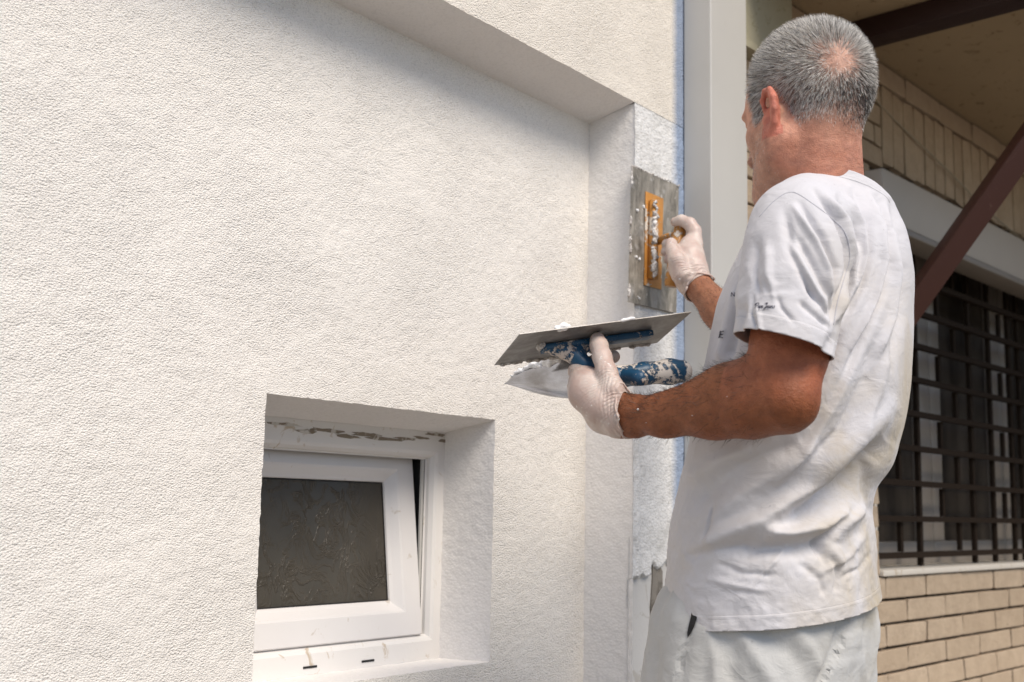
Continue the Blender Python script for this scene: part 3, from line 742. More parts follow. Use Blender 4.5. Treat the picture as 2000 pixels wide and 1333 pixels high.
def body_core():
    F_ = Field([1.22, .35, .02], [1.98, 1.08, 1.56], .009)
    c = at(1600, 640, 1.69); c2 = at(1520, 1180, 1.71)
    F_.loft([(.92, c2[0], c2[1], .15, .11, .1), (1.05, c2[0] + .005, c2[1] - .01, .14, .105, .12), (1.25, c[0], c[1], .155, .11, .17), (1.40, c[0], c[1], .16, .105, .17)], .03)
    F_.chain([LS + [.02, .01, 0], NECK0 + [0, 0, -.08], RS], [.045, .055, .045], .04)
    F_.cap(NECK0 + [0, 0, -.10], NECK0 + [0, 0, -.03], .055, .055, .03)
    for s, x in ((-1, -.095), (1, .095)):
        hip = np.array([c2[0] + x, c2[1] + .005, .90]); kn = np.array([c2[0] + x * 1.15, c2[1] + .03, .50]); an = np.array([c2[0] + x * 1.2, c2[1] - .01, .10])
        F_.chain([hip, kn, an], [.082, .056, .038], .03); F_.cap(an, an + [-.01, .12, -.05], .034, .026, .02)
    return F_
lo = np.minimum(LS, LE); 
fields = [head_mesh(), arm_mesh([1.24, .50, 1.06], [1.48, 1.02, 1.50], larm, LH), arm_mesh([1.66, .62, 1.10], [2.10, 1.20, 1.52], rarm, RH), body_core()]
bv, bq = pack(fields)
bn = normals(bv, bq)
L_ = head_local(bv); pxy = proj(bv)
BALD = head_local(at(1648, 100, 1.56)[None])[0]; BALD /= np.linalg.norm(BALD)
def hair_mask(L):
    l, f, u = L[:, 0], L[:, 1], L[:, 2]
    r = np.linalg.norm(L, axis=1)
    line = np.where(f < -.034, -.082 + .01 * np.abs(l) / .07, np.interp(f, [-.034, -.024, -.010, .008, .016, .020, .034, .040, .046, .058, .072], [-.080, -.055, -.014, -.012, -.022, -.050, -.056, -.046, -.015, .010, .045]))
    line = np.where((np.abs(l) < .045) & (f > .03), np.maximum(line, .052 + (f - .06) * .8), line)
    m_ = np.clip((u - line) / .012, 0, 1)
    nape = np.clip((u + .080) / .035, .25, 1); m_ *= np.where(f < -.024, nape, 1)
    m_ *= np.clip((.050 + np.clip((u - .045) * .9, 0, .03) - f) / .010, 0, 1) * (r < .135) * (r > .05)
    b = (L / r[:, None]) @ BALD; ang = np.degrees(np.arccos(np.clip(b, -1, 1))) + 9 * fbm(L * 32, 61, 3) + 2
    return m_, np.clip((ang - 5) / 21, .16, 1)
hm, bald = hair_mask(L_)
inhead = (bv[:, 2] > HC[2] - .26) & (np.linalg.norm((bv - HC)[:, :2], axis=1) < .16)
ear = inhead & (np.sqrt((L_[:, 0] / .0695) ** 2 + ((L_[:, 1] + .01) / .0900) ** 2) > 1.035) & (np.abs(L_[:, 0]) > .0695) & (L_[:, 1] < .014) & (L_[:, 1] > -.035) & (L_[:, 2] < -.008) & (L_[:, 2] > -.084)
tone = np.tile(np.array([.25, .089, .037]), (len(bv), 1))
face = np.array([.60, .325, .23])
tone[inhead] = face
nf = fbm(bv * 60, 3, 2)[:, None]
neckred = np.clip((HC[2] - .06 - bv[:, 2]) / .05, 0, 1)[:, None] * inhead[:, None]
tone = tone * (1 - neckred) + (np.array([.53, .245, .165]) + .03 * nf) * neckred
st = inhead & (L_[:, 1] > -.004) & (L_[:, 2] < -.055)
stw = (np.clip((L_[:, 1] + .004) / .02, 0, 1) * np.clip((-.045 - L_[:, 2]) / .03, 0, 1) * inhead * (L_[:, 2] > -.19))[:, None] * .40
tone = tone * (1 - stw) + np.array([.42, .31, .24]) * stw
hw = (hm * (.25 + .75 * bald) * inhead * ~ear)[:, None] * .72
tone = tone * (1 - hw) + np.array([.36, .30, .265]) * hw
tone[ear] = np.array([.56, .205, .145])
eye = inhead & (np.hypot(np.abs(L_[:, 0]) - .028, L_[:, 2] + .037) < .008) & (L_[:, 1] > .074)
tone[eye] = (.6, .58, .55)
rarm_m = (bv[:, 0] > 1.72) & ~inhead; tone[rarm_m] = (.33, .15, .085)
ua = (bv[:, 0] < 1.5) & (bv[:, 1] < .68) & ~inhead
uw = (np.clip((bv[:, 2] - 1.17) / .05, 0, 1) * ua)[:, None]; tone = tone * (1 - uw) + np.array([.34, .115, .055]) * uw
body = link('body', mesh_np(bv, bq, True, 'body'), M_SKIN, man); set_color(body.data, 'skin_tone', tone)

# ------------------------------------------------------------------ hair: every strand a thin tapering blade
def strands(name, roots, dirs, lens, wid, cols, mat_, parent, bend=None, kind=None):
    n_ = len(roots); up_ = np.cross(dirs, rng.normal(size=(n_, 3))); up_ /= np.linalg.norm(up_, axis=1)[:, None] + 1e-9
    bend = np.zeros((n_, 3)) if bend is None else bend
    w_ = up_ * (wid[:, None] / 2); p0 = roots - dirs * .001; p1 = roots + dirs * lens[:, None] * .5 + bend * lens[:, None] * .12; p2 = roots + dirs * lens[:, None] + bend * lens[:, None] * .5
    v = np.stack([p0 - w_, p0 + w_, p1 - w_ * .85, p1 + w_ * .85, p2 - w_ * .25, p2 + w_ * .25], 1).reshape(-1, 3)
    b = np.arange(n_)[:, None] * 6; q = np.concatenate([b + [0, 1, 3, 2], b + [2, 3, 5, 4]], 1).reshape(-1, 4)
    o = link(name, mesh_np(v, q, True, name), mat_, parent); set_color(o.data, 'strand', np.repeat(cols, 6, 0))
    o['kind'] = 'stuff'; return o
def scatter(v, q, weight, count):
    a = .5 * np.linalg.norm(np.cross(v[q[:, 2]] - v[q[:, 0]], v[q[:, 3]] - v[q[:, 1]]), axis=1)
    w_ = a * weight[q].mean(1); i = rng.choice(len(q), count, p=w_ / w_.sum()); u, t = rng.random((2, count, 1))
    c_ = v[q[i]]; P_ = c_[:, 0] * (1 - u) * (1 - t) + c_[:, 1] * u * (1 - t) + c_[:, 2] * u * t + c_[:, 3] * (1 - u) * t
    return P_, bn[q[i, 0]], i
hw_ = hm * bald * inhead * ~ear
R_, Nn, fi = scatter(bv, bq, hw_, 46000)
Lr = head_local(R_); whorl = BALD * .1
away = Lr - (Lr @ BALD)[:, None] * BALD; away /= np.linalg.norm(away, axis=1)[:, None] + 1e-9      # combed away from the crown
flow = away @ HB
flow = flow + np.array([0, 0, -.5]) * np.clip((-Lr[:, 2:3] + .03) / .06, 0, 1) + hf * .25
flow -= (flow * Nn).sum(1)[:, None] * Nn; flow /= np.linalg.norm(flow, axis=1)[:, None] + 1e-9
side = np.clip((.03 - Lr[:, 2:3]) / .08, 0, 1)
stand = .95 - .62 * side
d_ = Nn * stand + flow * (1 - .45 * stand) + rng.normal(size=R_.shape) * .20; d_ /= np.linalg.norm(d_, axis=1)[:, None]
ln = (.0115 - .0062 * side[:, 0]) * rng.uniform(.65, 1.2, len(R_)) * np.clip(.5 + .5 * hm[bq[fi, 0]], .5, 1)
ln *= np.clip(.45 + bald[bq[fi, 0]] * .6, .4, 1)
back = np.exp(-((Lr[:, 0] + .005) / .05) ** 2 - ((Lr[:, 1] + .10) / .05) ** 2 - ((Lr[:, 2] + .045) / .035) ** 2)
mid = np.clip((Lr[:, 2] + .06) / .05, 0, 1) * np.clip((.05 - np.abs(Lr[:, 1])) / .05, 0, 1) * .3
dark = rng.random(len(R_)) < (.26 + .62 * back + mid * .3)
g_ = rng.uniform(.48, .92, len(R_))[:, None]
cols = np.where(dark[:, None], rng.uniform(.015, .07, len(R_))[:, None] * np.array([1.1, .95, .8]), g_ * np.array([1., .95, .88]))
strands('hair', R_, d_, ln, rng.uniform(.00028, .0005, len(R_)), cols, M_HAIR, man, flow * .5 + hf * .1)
# beard stubble
R_, Nn, fi = scatter(bv, bq, (stw[:, 0] * inhead), 6500)
d_ = Nn * .6 + np.array([0, 0, -.7]) + rng.normal(size=R_.shape) * .25; d_ /= np.linalg.norm(d_, axis=1)[:, None]
cols = rng.uniform(.12, .75, (len(R_), 1)) * np.array([1, .93, .85])
strands('beard_stubble', R_, d_, rng.uniform(.001, .0030, len(R_)), np.full(len(R_), .00025), cols, M_HAIR, man)
# forearm hair
wrist_dir = (LW - LE) / np.linalg.norm(LW - LE)
tt = (bv - LE) @ wrist_dir; fw = ((bv[:, 0] < 1.5) & (tt > .02) & (tt < .235) & (bv[:, 2] < 1.26) & ~inhead) * (.35 + .65 * np.clip(tt / .2, 0, 1))
edge = np.clip(.35 + bn[:, 2] * .65, .14, 1)
R_, Nn, fi = scatter(bv, bq, fw * edge, 7000)
d_ = Nn * .36 + wrist_dir * .75 + np.array([0, 0, -.12]) + rng.normal(size=R_.shape) * .33; d_ /= np.linalg.norm(d_, axis=1)[:, None]
cols = rng.uniform(.012, .05, (len(R_), 1)) * np.array([1.2, .9, .7])
strands('arm_hair', R_, d_, rng.uniform(.005, .0145, len(R_)), rng.uniform(.00025, .00042, len(R_)), cols, M_HAIR, man, rng.normal(size=R_.shape) * .3)
rd = (RW - RE) / np.linalg.norm(RW - RE); t2 = (bv - RE) @ rd; fw = ((bv[:, 0] > 1.78) & (t2 > .05) & (np.linalg.norm(RW - RE) - t2 > .02)).astype(float)
R_, Nn, fi = scatter(bv, bq, fw, 2000)
d_ = Nn * .5 + rd * .7 + rng.normal(size=R_.shape) * .3; d_ /= np.linalg.norm(d_, axis=1)[:, None]
cols = rng.uniform(.02, .06, (len(R_), 1)) * np.array([1.2, .9, .7])
strands('arm_hair', R_, d_, rng.uniform(.004, .010, len(R_)), np.full(len(R_), .00035), cols, M_HAIR, man)

# ------------------------------------------------------------------ gloves
def glove(H, W_, elbow, lo, hi, label, seed, axis_t, cs):
    F_ = Field(lo, hi, .0016); hand_field(F_, H)
    ax_ = (elbow - W_) / np.linalg.norm(elbow - W_)
    F_.cap(W_ + cs[2], W_ + ax_ * .06 + cs[2], cs[0], cs[1], .01)
    v, q = F_.mesh(2)
    me = mesh_np(v, q, True, 'glove'); bm = bmesh.new(); bm.from_mesh(me)
    cut = W_ + ax_ * axis_t
    bmesh.ops.bisect_plane(bm, geom=list(bm.verts) + list(bm.edges) + list(bm.faces), plane_co=Vector(cut), plane_no=Vector(ax_), clear_outer=True)
    bm.to_mesh(me); bm.free()
    v = np.empty(len(me.vertices) * 3); me.vertices.foreach_get('co', v); v = v.reshape(-1, 3)
    # latex bunches across the thumb and the wrist
    th = np.array([c[0] for c in H['thumb']]); t0, t1 = th[1], th[-1]; ta = (t1 - t0) / np.linalg.norm(t1 - t0)
    s_ = (v - t0) @ ta; near = np.exp(-(np.linalg.norm(v - t0 - s_[:, None] * ta, axis=1) / .030) ** 2)
    wr = np.sin(s_ * 1500 + 7 * fbm(v * 45, seed, 3)) * near * (s_ < .06) * (s_ > -.04) * .42 * np.clip(.5 + fbm(v * 60, seed + 9, 2) * 1.6, 0, 1)
    dd = (v - cut) @ -ax_; wr += np.sin(dd * 1100 + 8 * fbm(v * 40, seed + 3, 3)) * np.exp(-(dd / .022) ** 2) * .5
    set_float(me, 'wrinkle', wr)
    o = link('glove', me, M_GLOVE, man); o['label'] = label
    # rolled cuff edge
    bmq = BVHTree.FromPolygons([tuple(p) for p in v], [tuple(p.vertices) for p in me.polygons])
    u_ = np.cross(ax_, up3); u_ /= np.linalg.norm(u_); w_ = np.cross(ax_, u_); pts = []
    for k in range(49):
        a = 2 * math.pi * k / 48; d = u_ * math.cos(a) + w_ * math.sin(a); c_ = cut - ax_ * .0025
        h_ = bmq.ray_cast(Vector(c_ + d * .05), Vector(-d), .045)
        p_ = np.array(h_[0]) if h_[0] is not None else (pts[-1] if pts else c_ + d * .026)
        pts.append(p_ + d * (.0016 + .0008 * math.sin(5 * a)) + ax_ * (.0035 * math.sin(3 * a + 1) + .0015 * math.sin(8 * a)))
    MB().tube(pts, [.0017 + .0004 * math.sin(k * 1.3) for k in range(49)], 8).build('rolled_cuff', M_GLOVE, o, smooth=True)
    return o
glove(LH, at(1213, 812, 1.590), LE, LW - [.09, .12, .075], LW + [.15, .19, .15], 'whitish latex glove on the left hand with the thumb up', 1, .016, (.0262, .0285, np.array([0, 0, -.001])))
glove(RH, at(1362, 558, 2.270), RE, RW - [.16, .13, .08], RW + [.12, .19, .17], 'whitish latex glove on the right hand at the wall', 2, .010, (.0285, .0300, np.array([0, 0, -.001])))

# ------------------------------------------------------------------ t-shirt
YAW = math.radians(10)
def level(py, xl, xr, d, ratio=1.5, yaw=YAW):
    c = at((xl + xr) / 2, py, d); e = (xr - xl) / 2 * d / FPX
    r = ROT[:, 0]; A = np.array([math.cos(yaw), math.sin(yaw), 0]); B = np.array([-math.sin(yaw), math.cos(yaw), 0])
    b = e / math.sqrt((ratio * (r @ A)) ** 2 + (r @ B) ** 2)
    return (c[2], c[0], c[1], ratio * b, b, yaw)
F_ = Field([1.24, .30, .80], [2.02, 1.06, 1.60], .0045)
lev = [level(*a) for a in [(1290, 1288, 1733, 1.70, 1.35), (1185, 1298, 1727, 1.70, 1.35), (1120, 1302, 1717, 1.70, 1.35), (1050, 1308, 1712, 1.70, 1.35), (990, 1318, 1707, 1.70, 1.35),
       (950, 1327, 1716, 1.70, 1.35), (910, 1337, 1744, 1.695, 1.38), (850, 1350, 1764, 1.69, 1.4), (780, 1360, 1779, 1.685, 1.42), (700, 1378, 1787, 1.68, 1.45),
       (600, 1400, 1791, 1.68, 1.5), (520, 1434, 1790, 1.68, 1.5), (460, 1470, 1770, 1.68, 1.5), (415, 1530, 1742, 1.68, 1.4)]]
F_.loft(lev, .01)
F_.chain([at(1566, 444, 1.502), at(1576, 424, 1.57), at(1612, 404, 1.665)], [.054, .050, .056], .03)
F_.chain([RS - [0, 0, .015], NECK0 + [.03, .005, -.065]], [.058, .058], .03)
F_.cap(at(1602, 412, 1.665), at(1606, 290, 1.665), .068, .064, .022)
F_.cap(at(1664, 460, 1.66), at(1652, 395, 1.665), .06, .052, .04)
sl_dir = at(1530, 690, 1.40) - at(1560, 450, 1.485)
F_.chain([at(1563, 452, 1.485), at(1556, 500, 1.465), at(1545, 580, 1.440), at(1531, 670, 1.418), at(1522, 740, 1.405)], [.062, .060, .058, .0545, .0535], .028)
rse = FLAT(RS, RE, .62); F_.chain([RS, FLAT(RS, RE, .3), rse, FLAT(RS, RE, .85)], [.062, .062, .060, .060], .03)
v, q = F_.mesh(3)
me = mesh_np(v, q, True, 'tshirt'); bm = bmesh.new(); bm.from_mesh(me)
def cut(co, no, sel):
    co = Vector(co); no = Vector(no).normalized()
    fs = [f for f in bm.faces if sel(f.calc_center_median())]; es = {e for f in fs for e in f.edges}; vs = {x for f in fs for x in f.verts}
    bmesh.ops.bisect_plane(bm, geom=list(vs) + list(es) + fs, plane_co=co, plane_no=no)
    dl = [f for f in bm.faces if sel(f.calc_center_median()) and (f.calc_center_median() - co).dot(no) > 0]
    bmesh.ops.delete(bm, geom=dl, context='FACES')
h0, hn = hem0, hemn
cut(h0, hn, lambda c: c.z < 1.02)
s0, sn, sc_ = slv0, slvn, slvc
cut(s0, sn, lambda c: (c - Vector(sc_)).length < .10 and (c - Vector(sc_)).dot(Vector((-1, -.1, 0))) > -.055 and proj(np.array(c))[2] < 1.485)
rc = FLAT(RS, RE, .60); rn = (RE - RS) / np.linalg.norm(RE - RS)
cut(rc, rn, lambda c: (c - Vector(rc)).length < .16 and c.x > 1.6 and c.z < 1.40 and np.linalg.norm(np.cross(np.array(c) - RS, rn)) < .075)
ncp, nno = colp, coln
cut(ncp, nno, lambda c: c.z > 1.40 and (c - Vector(ncp)).length < .20)
bm.to_mesh(me); bm.free(); me.update()
tmp = bpy.data.objects.new('tmp', me); COL.objects.link(tmp); sm_ = tmp.modifiers.new('s', 'SUBSURF'); sm_.levels = 1; sm_.subdivision_type = 'CATMULL_CLARK'
dg = bpy.context.evaluated_depsgraph_get(); me2 = bpy.data.meshes.new_from_object(tmp.evaluated_get(dg)); bpy.data.objects.remove(tmp); bpy.data.meshes.remove(me); me = me2; me.name = 'tshirt'
def read(me_):
    v_ = np.empty(len(me_.vertices) * 3, np.float32); me_.vertices.foreach_get('co', v_); n_ = np.empty(len(me_.vertices) * 3, np.float32); me_.vertices.foreach_get('normal', n_)
    return v_.reshape(-1, 3).astype(float), n_.reshape(-1, 3).astype(float)
v, nn = read(me)
def facing(v, nn): 
    d = EYE - v; d /= np.linalg.norm(d, axis=1)[:, None]; return np.clip(((d * nn).sum(1) + .15) / .4, 0, 1)
fc = facing(v, nn); uv = proj(v)[:, :2]
# folds: (polyline across the cloth, width, height in mm)
FOLDS = [
 ([(1735, 795), (1640, 890), (1559, 970), (1487, 1018), (1415, 1045), (1350, 1085)], 20, 9.5),
 ([(1735, 862), (1667, 925), (1604, 975), (1530, 1020)], 22, -10),
 ([(1672, 990), (1600, 1030), (1540, 1042), (1490, 1040)], 15, 9.5),
 ([(1630, 1052), (1570, 1072), (1500, 1072), (1430, 1080)], 18, -8),
 ([(1672, 985), (1632, 1020), (1600, 1060), (1612, 1100)], 8, -5), ([(1690, 985), (1650, 1022), (1622, 1062), (1640, 1110)], 14, 5),
 ([(1388, 1018), (1460, 962), (1540, 905), (1600, 860)], 15, 5), ([(1350, 985), (1420, 930), (1490, 892), (1560, 862)], 18, -5.5),
 ([(1378, 1060), (1388, 1020), (1393, 985)], 4, -2.5), ([(1340, 1090), (1400, 1072), (1470, 1062)], 9, -3.5),
 ([(1340, 940), (1400, 900), (1470, 875)], 14, 3.5),
 ([(1667, 372), (1697, 430), (1703, 494), (1686, 560), (1640, 640)], 6, -4), ([(1650, 378), (1684, 440), (1690, 500), (1668, 570)], 5, 3),
 ([(1637, 384), (1667, 439), (1677, 480)], 5, -3.2), ([(1615, 384), (1650, 430), (1668, 500), (1664, 560), (1640, 620)], 6, 3),
 ([(1714, 387), (1738, 448), (1741, 512), (1724, 575), (1683, 668), (1620, 790)], 8, -4.5), ([(1696, 380), (1722, 440), (1727, 510), (1706, 590), (1664, 680)], 7, 3.5),
 ([(1741, 396), (1760, 458), (1768, 525), (1762, 617), (1740, 720)], 8, -4), ([(1728, 400), (1748, 460), (1754, 530), (1742, 620), (1700, 730)], 7, 3),
 ([(1590, 372), (1637, 430), (1655, 480), (1656, 530), (1640, 590), (1628, 640)], 5, -4.5),
 ([(1563, 399), (1606, 464), (1634, 525), (1632, 602)], 6, -3.5), ([(1550, 404), (1592, 470), (1618, 530), (1626, 600)], 6, 3),
 ([(1557, 464), (1594, 525), (1622, 580), (1628, 620)], 6, -3.2), ([(1540, 470), (1578, 540), (1610, 595)], 6, 2.6),
 ([(1575, 556), (1604, 592), (1624, 622)], 5, -2.6), ([(1532, 411), (1544, 482), (1570, 540), (1600, 590)], 9, -2.5), ([(1560, 590), (1590, 615), (1620, 640)], 5, -2.2),
 ([(1640, 640), (1600, 740), (1560, 800)], 12, -5), ([(1671, 690), (1622, 800), (1568, 890), (1500, 960)], 10, 4), ([(1712, 667), (1690, 745), (1640, 842), (1580, 900)], 12, -4.5), ([(1735, 690), (1712, 770), (1670, 850)], 10, 3.5),
 ([(1480, 600), (1484, 640), (1500, 665)], 4, 1.6), ([(1470, 570), (1466, 610), (1478, 640)], 4, -1.5), ([(1510, 560), (1525, 600), (1550, 630)], 5, -1.6), ([(1480, 470), (1474, 530), (1480, 580)], 8, -2),
 ([(1500, 480), (1500, 540), (1520, 590)], 8, 2), ([(1440, 560), (1420, 640), (1405, 710)], 9, 3), ([(1452, 590), (1436, 650), (1425, 700)], 8, -4),
 ([(1540, 1070), (1500, 1110), (1470, 1150)], 4, 1.8), ([(1620, 1085), (1635, 1120), (1632, 1160)], 5, -1.8), ([(1400, 1100), (1450, 1120), (1520, 1125)], 6, -1.8), ([(1380, 1130), (1440, 1145), (1500, 1155)], 6, 1.8),
 ([(1690, 1040), (1660, 1085), (1600, 1120)], 6, 1.8), ([(1700, 1080), (1680, 1110), (1640, 1130)], 5, -1.6), ([(1560, 1100), (1600, 1130), (1610, 1165)], 7, -2), ([(1700, 900), (1690, 960), (1700, 1010)], 10, -3)]
disp = np.zeros(len(v))
for pl, w_, a_ in FOLDS:
    lo_ = np.min(pl, 0) - 3 * w_; hi_ = np.max(pl, 0) + 3 * w_
    m_ = ((uv > lo_) & (uv < hi_)).all(1) & (fc > 0)
    d, par = poly_dist(uv[m_], pl); w2 = w_ * (1 + .15 * np.sin(par * 7))
    if np.mean([p_[1] for p_ in pl]) < 650: a_ *= 1.35
    env = np.clip(np.minimum(par, 1 - par) / .18 + .25, 0, 1)
    disp[m_] += a_ * .00175 * np.exp(-(d / w2) ** 2) * env * fc[m_]
# generic drape for the rest and small crumples
st_ = np.stack([v[:, 0] * 14 + v[:, 2] * 5, v[:, 1] * 14, v[:, 2] * 4.5], 1)
disp += (np.abs(fbm(st_, 31, 3)) - .25) * -.006 * (.35 + .65 * (1 - fc))
low = np.clip((1.12 - v[:, 2]) / .12, 0, 1); slv = np.exp(-(((uv[:, 0] - 1530) / 90) ** 2 + ((uv[:, 1] - 570) / 90) ** 2)) * fc
cr = np.abs(fbm(v * np.array([26, 26, 34]), 41, 3)); disp += -(cr - .2) * .0042 * (.15 + .6 * low + .5 * slv); disp += -(np.abs(fbm(v * np.array([70, 70, 80]), 43, 2)) - .2) * .0016 * (.15 + .8 * low + .8 * slv)
v = v + nn * disp[:, None]
me.vertices.foreach_set('co', v.astype(np.float32).ravel()); me.update()
me.polygons.foreach_set('use_smooth', [True] * len(me.polygons))
sv = v; uvs = proj(sv)[:, :2]
set_float(me, 'hem', np.zeros(len(sv)))
dirt = np.clip((1.42 - sv[:, 2]) / .2, 0, 1) * np.clip((uvs[:, 0] - 1500) / 140, .25, 1); set_float(me, 'dirt', dirt * .9)
shirt = link('tshirt', me, M_SHIRT, man); shirt['label'] = 'white short-sleeved t-shirt with small dark print, creased and dusty'
so_ = shirt.modifiers.new('thickness', 'SOLIDIFY'); so_.thickness = .0016; so_.offset = -1
sbvh = BVHTree.FromPolygons([tuple(p) for p in sv], [tuple(p.vertices) for p in me.polygons])
def cast(px, py, bv_, lift=.0012):
    r = Vector(at(px, py, 1.) - EYE).normalized(); h_ = bv_.ray_cast(Vector(EYE), r, 4)
    return None if h_[0] is None else np.array(h_[0]) - np.array(r) * lift
def print_on(name, text, cx, cy, w_, shear=0., slant=(0, 0), strokew=None, xs=1., lift=.0012):
    cu = bpy.data.curves.new('t', 'FONT'); cu.body = text; cu.align_x = 'CENTER'; cu.align_y = 'CENTER'; cu.resolution_u = 3
    if strokew: cu.offset = strokew
    to = bpy.data.objects.new('t', cu); COL.objects.link(to); dg = bpy.context.evaluated_depsgraph_get(); tm = bpy.data.meshes.new_from_object(to.evaluated_get(dg))
    bpy.data.objects.remove(to)
    co = np.array([p.co[:] for p in tm.vertices]); sp = co[:, 0].max() - co[:, 0].min(); k = w_ / sp
    out_ = []
    for x, y, _z in co:
        X = (x * xs + y * shear) * k; Yp = -y * k; p_ = cast(cx + X, cy + Yp + X * slant[0], sbvh, lift)
        if p_ is None: bpy.data.meshes.remove(tm); return None
        out_.append(p_)
    me_ = mesh_from(out_, [tuple(p.vertices) for p in tm.polygons], False, name); bpy.data.meshes.remove(tm)
    return link(name, me_, M_INK, shirt)
print_on('chest_letter', 'N', 1431.5, 576, 8, .1, (0, 0), .012, 1., .006)
print_on('chest_letter', 'E', 1408, 654.5, 8.5, .2, (0, 0), 0, 1., .0045)
print_on('chest_letter', 'R', 1392, 731, 9, .2, (0, 0), .004, 1., .0045)
def seam(pts, off=.0002, r=.0009):
    P_ = []; pts = np.array(pts, float); t = np.linspace(0, len(pts) - 1, len(pts) * 8)
    for x, y in zip(smooth_interp(t, np.arange(len(pts)), pts[:, 0]), smooth_interp(t, np.arange(len(pts)), pts[:, 1])):
        p_ = cast(x, y, sbvh, off)
        if p_ is not None: P_.append(p_)
    MB().tube(P_, r, 5).build('seam', M_SEAM, shirt, smooth=True)
M_SEAM = mat('seam_shadow_thread', (.45, .445, .48), .9)
seam([(1483, 424), (1510, 395), (1537, 377), (1558, 379), (1590, 400), (1621, 424), (1650, 454), (1660, 500), (1650, 540), (1636, 590), (1628, 635)], .0002, .0005)
# script logo on the sleeve, drawn as pen strokes, with a line of tiny capitals below
def pen(strokes, ox, oy, s, w_, name, lean=.25):
    mb = MB()
    for st in strokes:
        P_ = []
        st = np.array(st, float); t = np.linspace(0, len(st) - 1, max(4, (len(st) - 1) * 3 + 1))
        xs_ = np.interp(t, range(len(st)), st[:, 0]); ys_ = np.interp(t, range(len(st)), st[:, 1])
        for x, y in zip(xs_, ys_):
            p_ = cast(ox + (x - y * lean * -1) * s, oy - y * s, sbvh, .0008)
            if p_ is not None: P_.append(p_)
        if len(P_) > 1: mb.tube(P_, w_, 5)
    return mb.build(name, M_INK, shirt) if mb.v else None
e_ = lambda x: [(x, .45), (x + .45, .55), (x + .35, .95), (x + .02, .85), (x, .25), (x + .3, 0), (x + .6, .3)]
S_ = [[(0, -.2), (.25, 1.9), (-.35, 1.5), (-.3, .9), (.2, 1.9), (.9, 2.0), (1.2, 1.4), (.7, .9), (.15, 1.0)], e_(1.1),
      [(1.75, 1.), (1.7, -.8), (1.75, .8), (2.15, 1.), (2.3, .5), (2.0, .05), (1.75, .2)], e_(2.45),
      [(4.0, 2.1), (3.5, 1.7), (3.9, 1.5), (4.35, 2.1), (4.1, .3), (3.8, -.6), (3.35, -.4), (3.6, .2), (4.3, .5)], e_(4.5),
      [(5.7, .9), (5.3, .9), (5.2, .3), (5.5, 0), (5.75, .8), (5.8, .1), (6.05, .1)], [(6.1, .9), (6.12, 0), (6.2, .7), (6.5, .95), (6.6, .4), (6.65, 0), (6.9, .2)],
      [(7.45, .9), (7.1, .8), (7.4, .4), (7.2, 0), (6.95, .15)]]
pen(S_, 1474.5, 602, 5.1, .00030, 'sleeve_logo')
print_on('sleeve_logo_caption', 'L O N D O N', 1491, 605.8, 20, 0., (-.07, 0), .01)

# ------------------------------------------------------------------ trousers and shoes
F_ = Field([1.20, .42, .07], [1.92, 1.12, 1.02], .0065)
c2 = at(1520, 1180, 1.71)
F_.loft([level(1150, 1318, 1700, 1.70, 1.3), level(1195, 1303, 1705, 1.70, 1.3), level(1260, 1286, 1702, 1.70, 1.3), level(1333, 1268, 1694, 1.70, 1.3)], .02)
lh = at(1440, 1400, 1.62)
for sx, ht in ((-1, (1398, 1.635)), (1, (1570, 1.79))):
    a0 = at(ht[0] + 6, 1345, ht[1]); F_.chain([at(ht[0] + 8, 1235, ht[1] + .01), a0, [a0[0] + sx * .01, a0[1] + .015, .52], [a0[0] + sx * .015, a0[1] - .01, .12]], [.100, .099, .088, .078], .02)
F_.cap(at(1602, 1230, 1.70), at(1588, 1330, 1.70), .078, .074, .02)
v, q = F_.mesh(3); nn = normals(v, q); fc = facing(v, nn); uv = proj(v)[:, :2]; disp = np.zeros(len(v))
for pl, w_, a_ in [([(1652, 1195), (1640, 1260), (1600, 1345)], 9, -9), ([(1420, 1215), (1470, 1270), (1520, 1350)], 16, 5), ([(1480, 1215), (1530, 1260), (1575, 1330)], 16, -5), ([(1545, 1215), (1580, 1260), (1600, 1300)], 12, 4),
                   ([(1380, 1230), (1400, 1290), (1395, 1350)], 12, 4.5), ([(1350, 1240), (1336, 1290), (1330, 1350)], 7, -3), ([(1440, 1230), (1430, 1290), (1440, 1350)], 16, -4), ([(1660, 1230), (1690, 1222)], 5, -2.5), ([(1640, 1285), (1690, 1270)], 5, -2.5)]:
    d, par = poly_dist(uv, pl); disp += a_ * .001 * np.exp(-(d / w_) ** 2) * fc
disp -= (np.abs(fbm(v * np.array([14, 14, 9]), 51, 4)) - .2) * .017
v = v + nn * disp[:, None]
me = mesh_np(v, q, True, 'trousers'); bm = bmesh.new(); bm.from_mesh(me)
bmesh.ops.bisect_plane(bm, geom=list(bm.verts) + list(bm.edges) + list(bm.faces), plane_co=(0, 0, .985), plane_no=(0, 0, 1), clear_outer=True)
bmesh.ops.bisect_plane(bm, geom=list(bm.verts) + list(bm.edges) + list(bm.faces), plane_co=(0, 0, .085), plane_no=(0, 0, -1), clear_outer=True)
bm.to_mesh(me); bm.free(); me.polygons.foreach_set('use_smooth', [True] * len(me.polygons))
tv = np.empty(len(me.vertices) * 3); me.vertices.foreach_get('co', tv); tv = tv.reshape(-1, 3); tuv = proj(tv)[:, :2]
d, par = poly_dist(tuv, [(1344, 1246), (1330, 1290), (1322, 1345)]); d3, _ = poly_dist(tuv, [(1654, 1195), (1642, 1262), (1604, 1345)])
front = proj(tv)[:, 2] < 1.72
set_float(me, 'hem', (-1.6 * np.exp(-(d / 2.) ** 2) - .6 * np.exp(-((d - 7) / 2.) ** 2) - 1.4 * np.exp(-(d3 / 2.) ** 2)) * front)
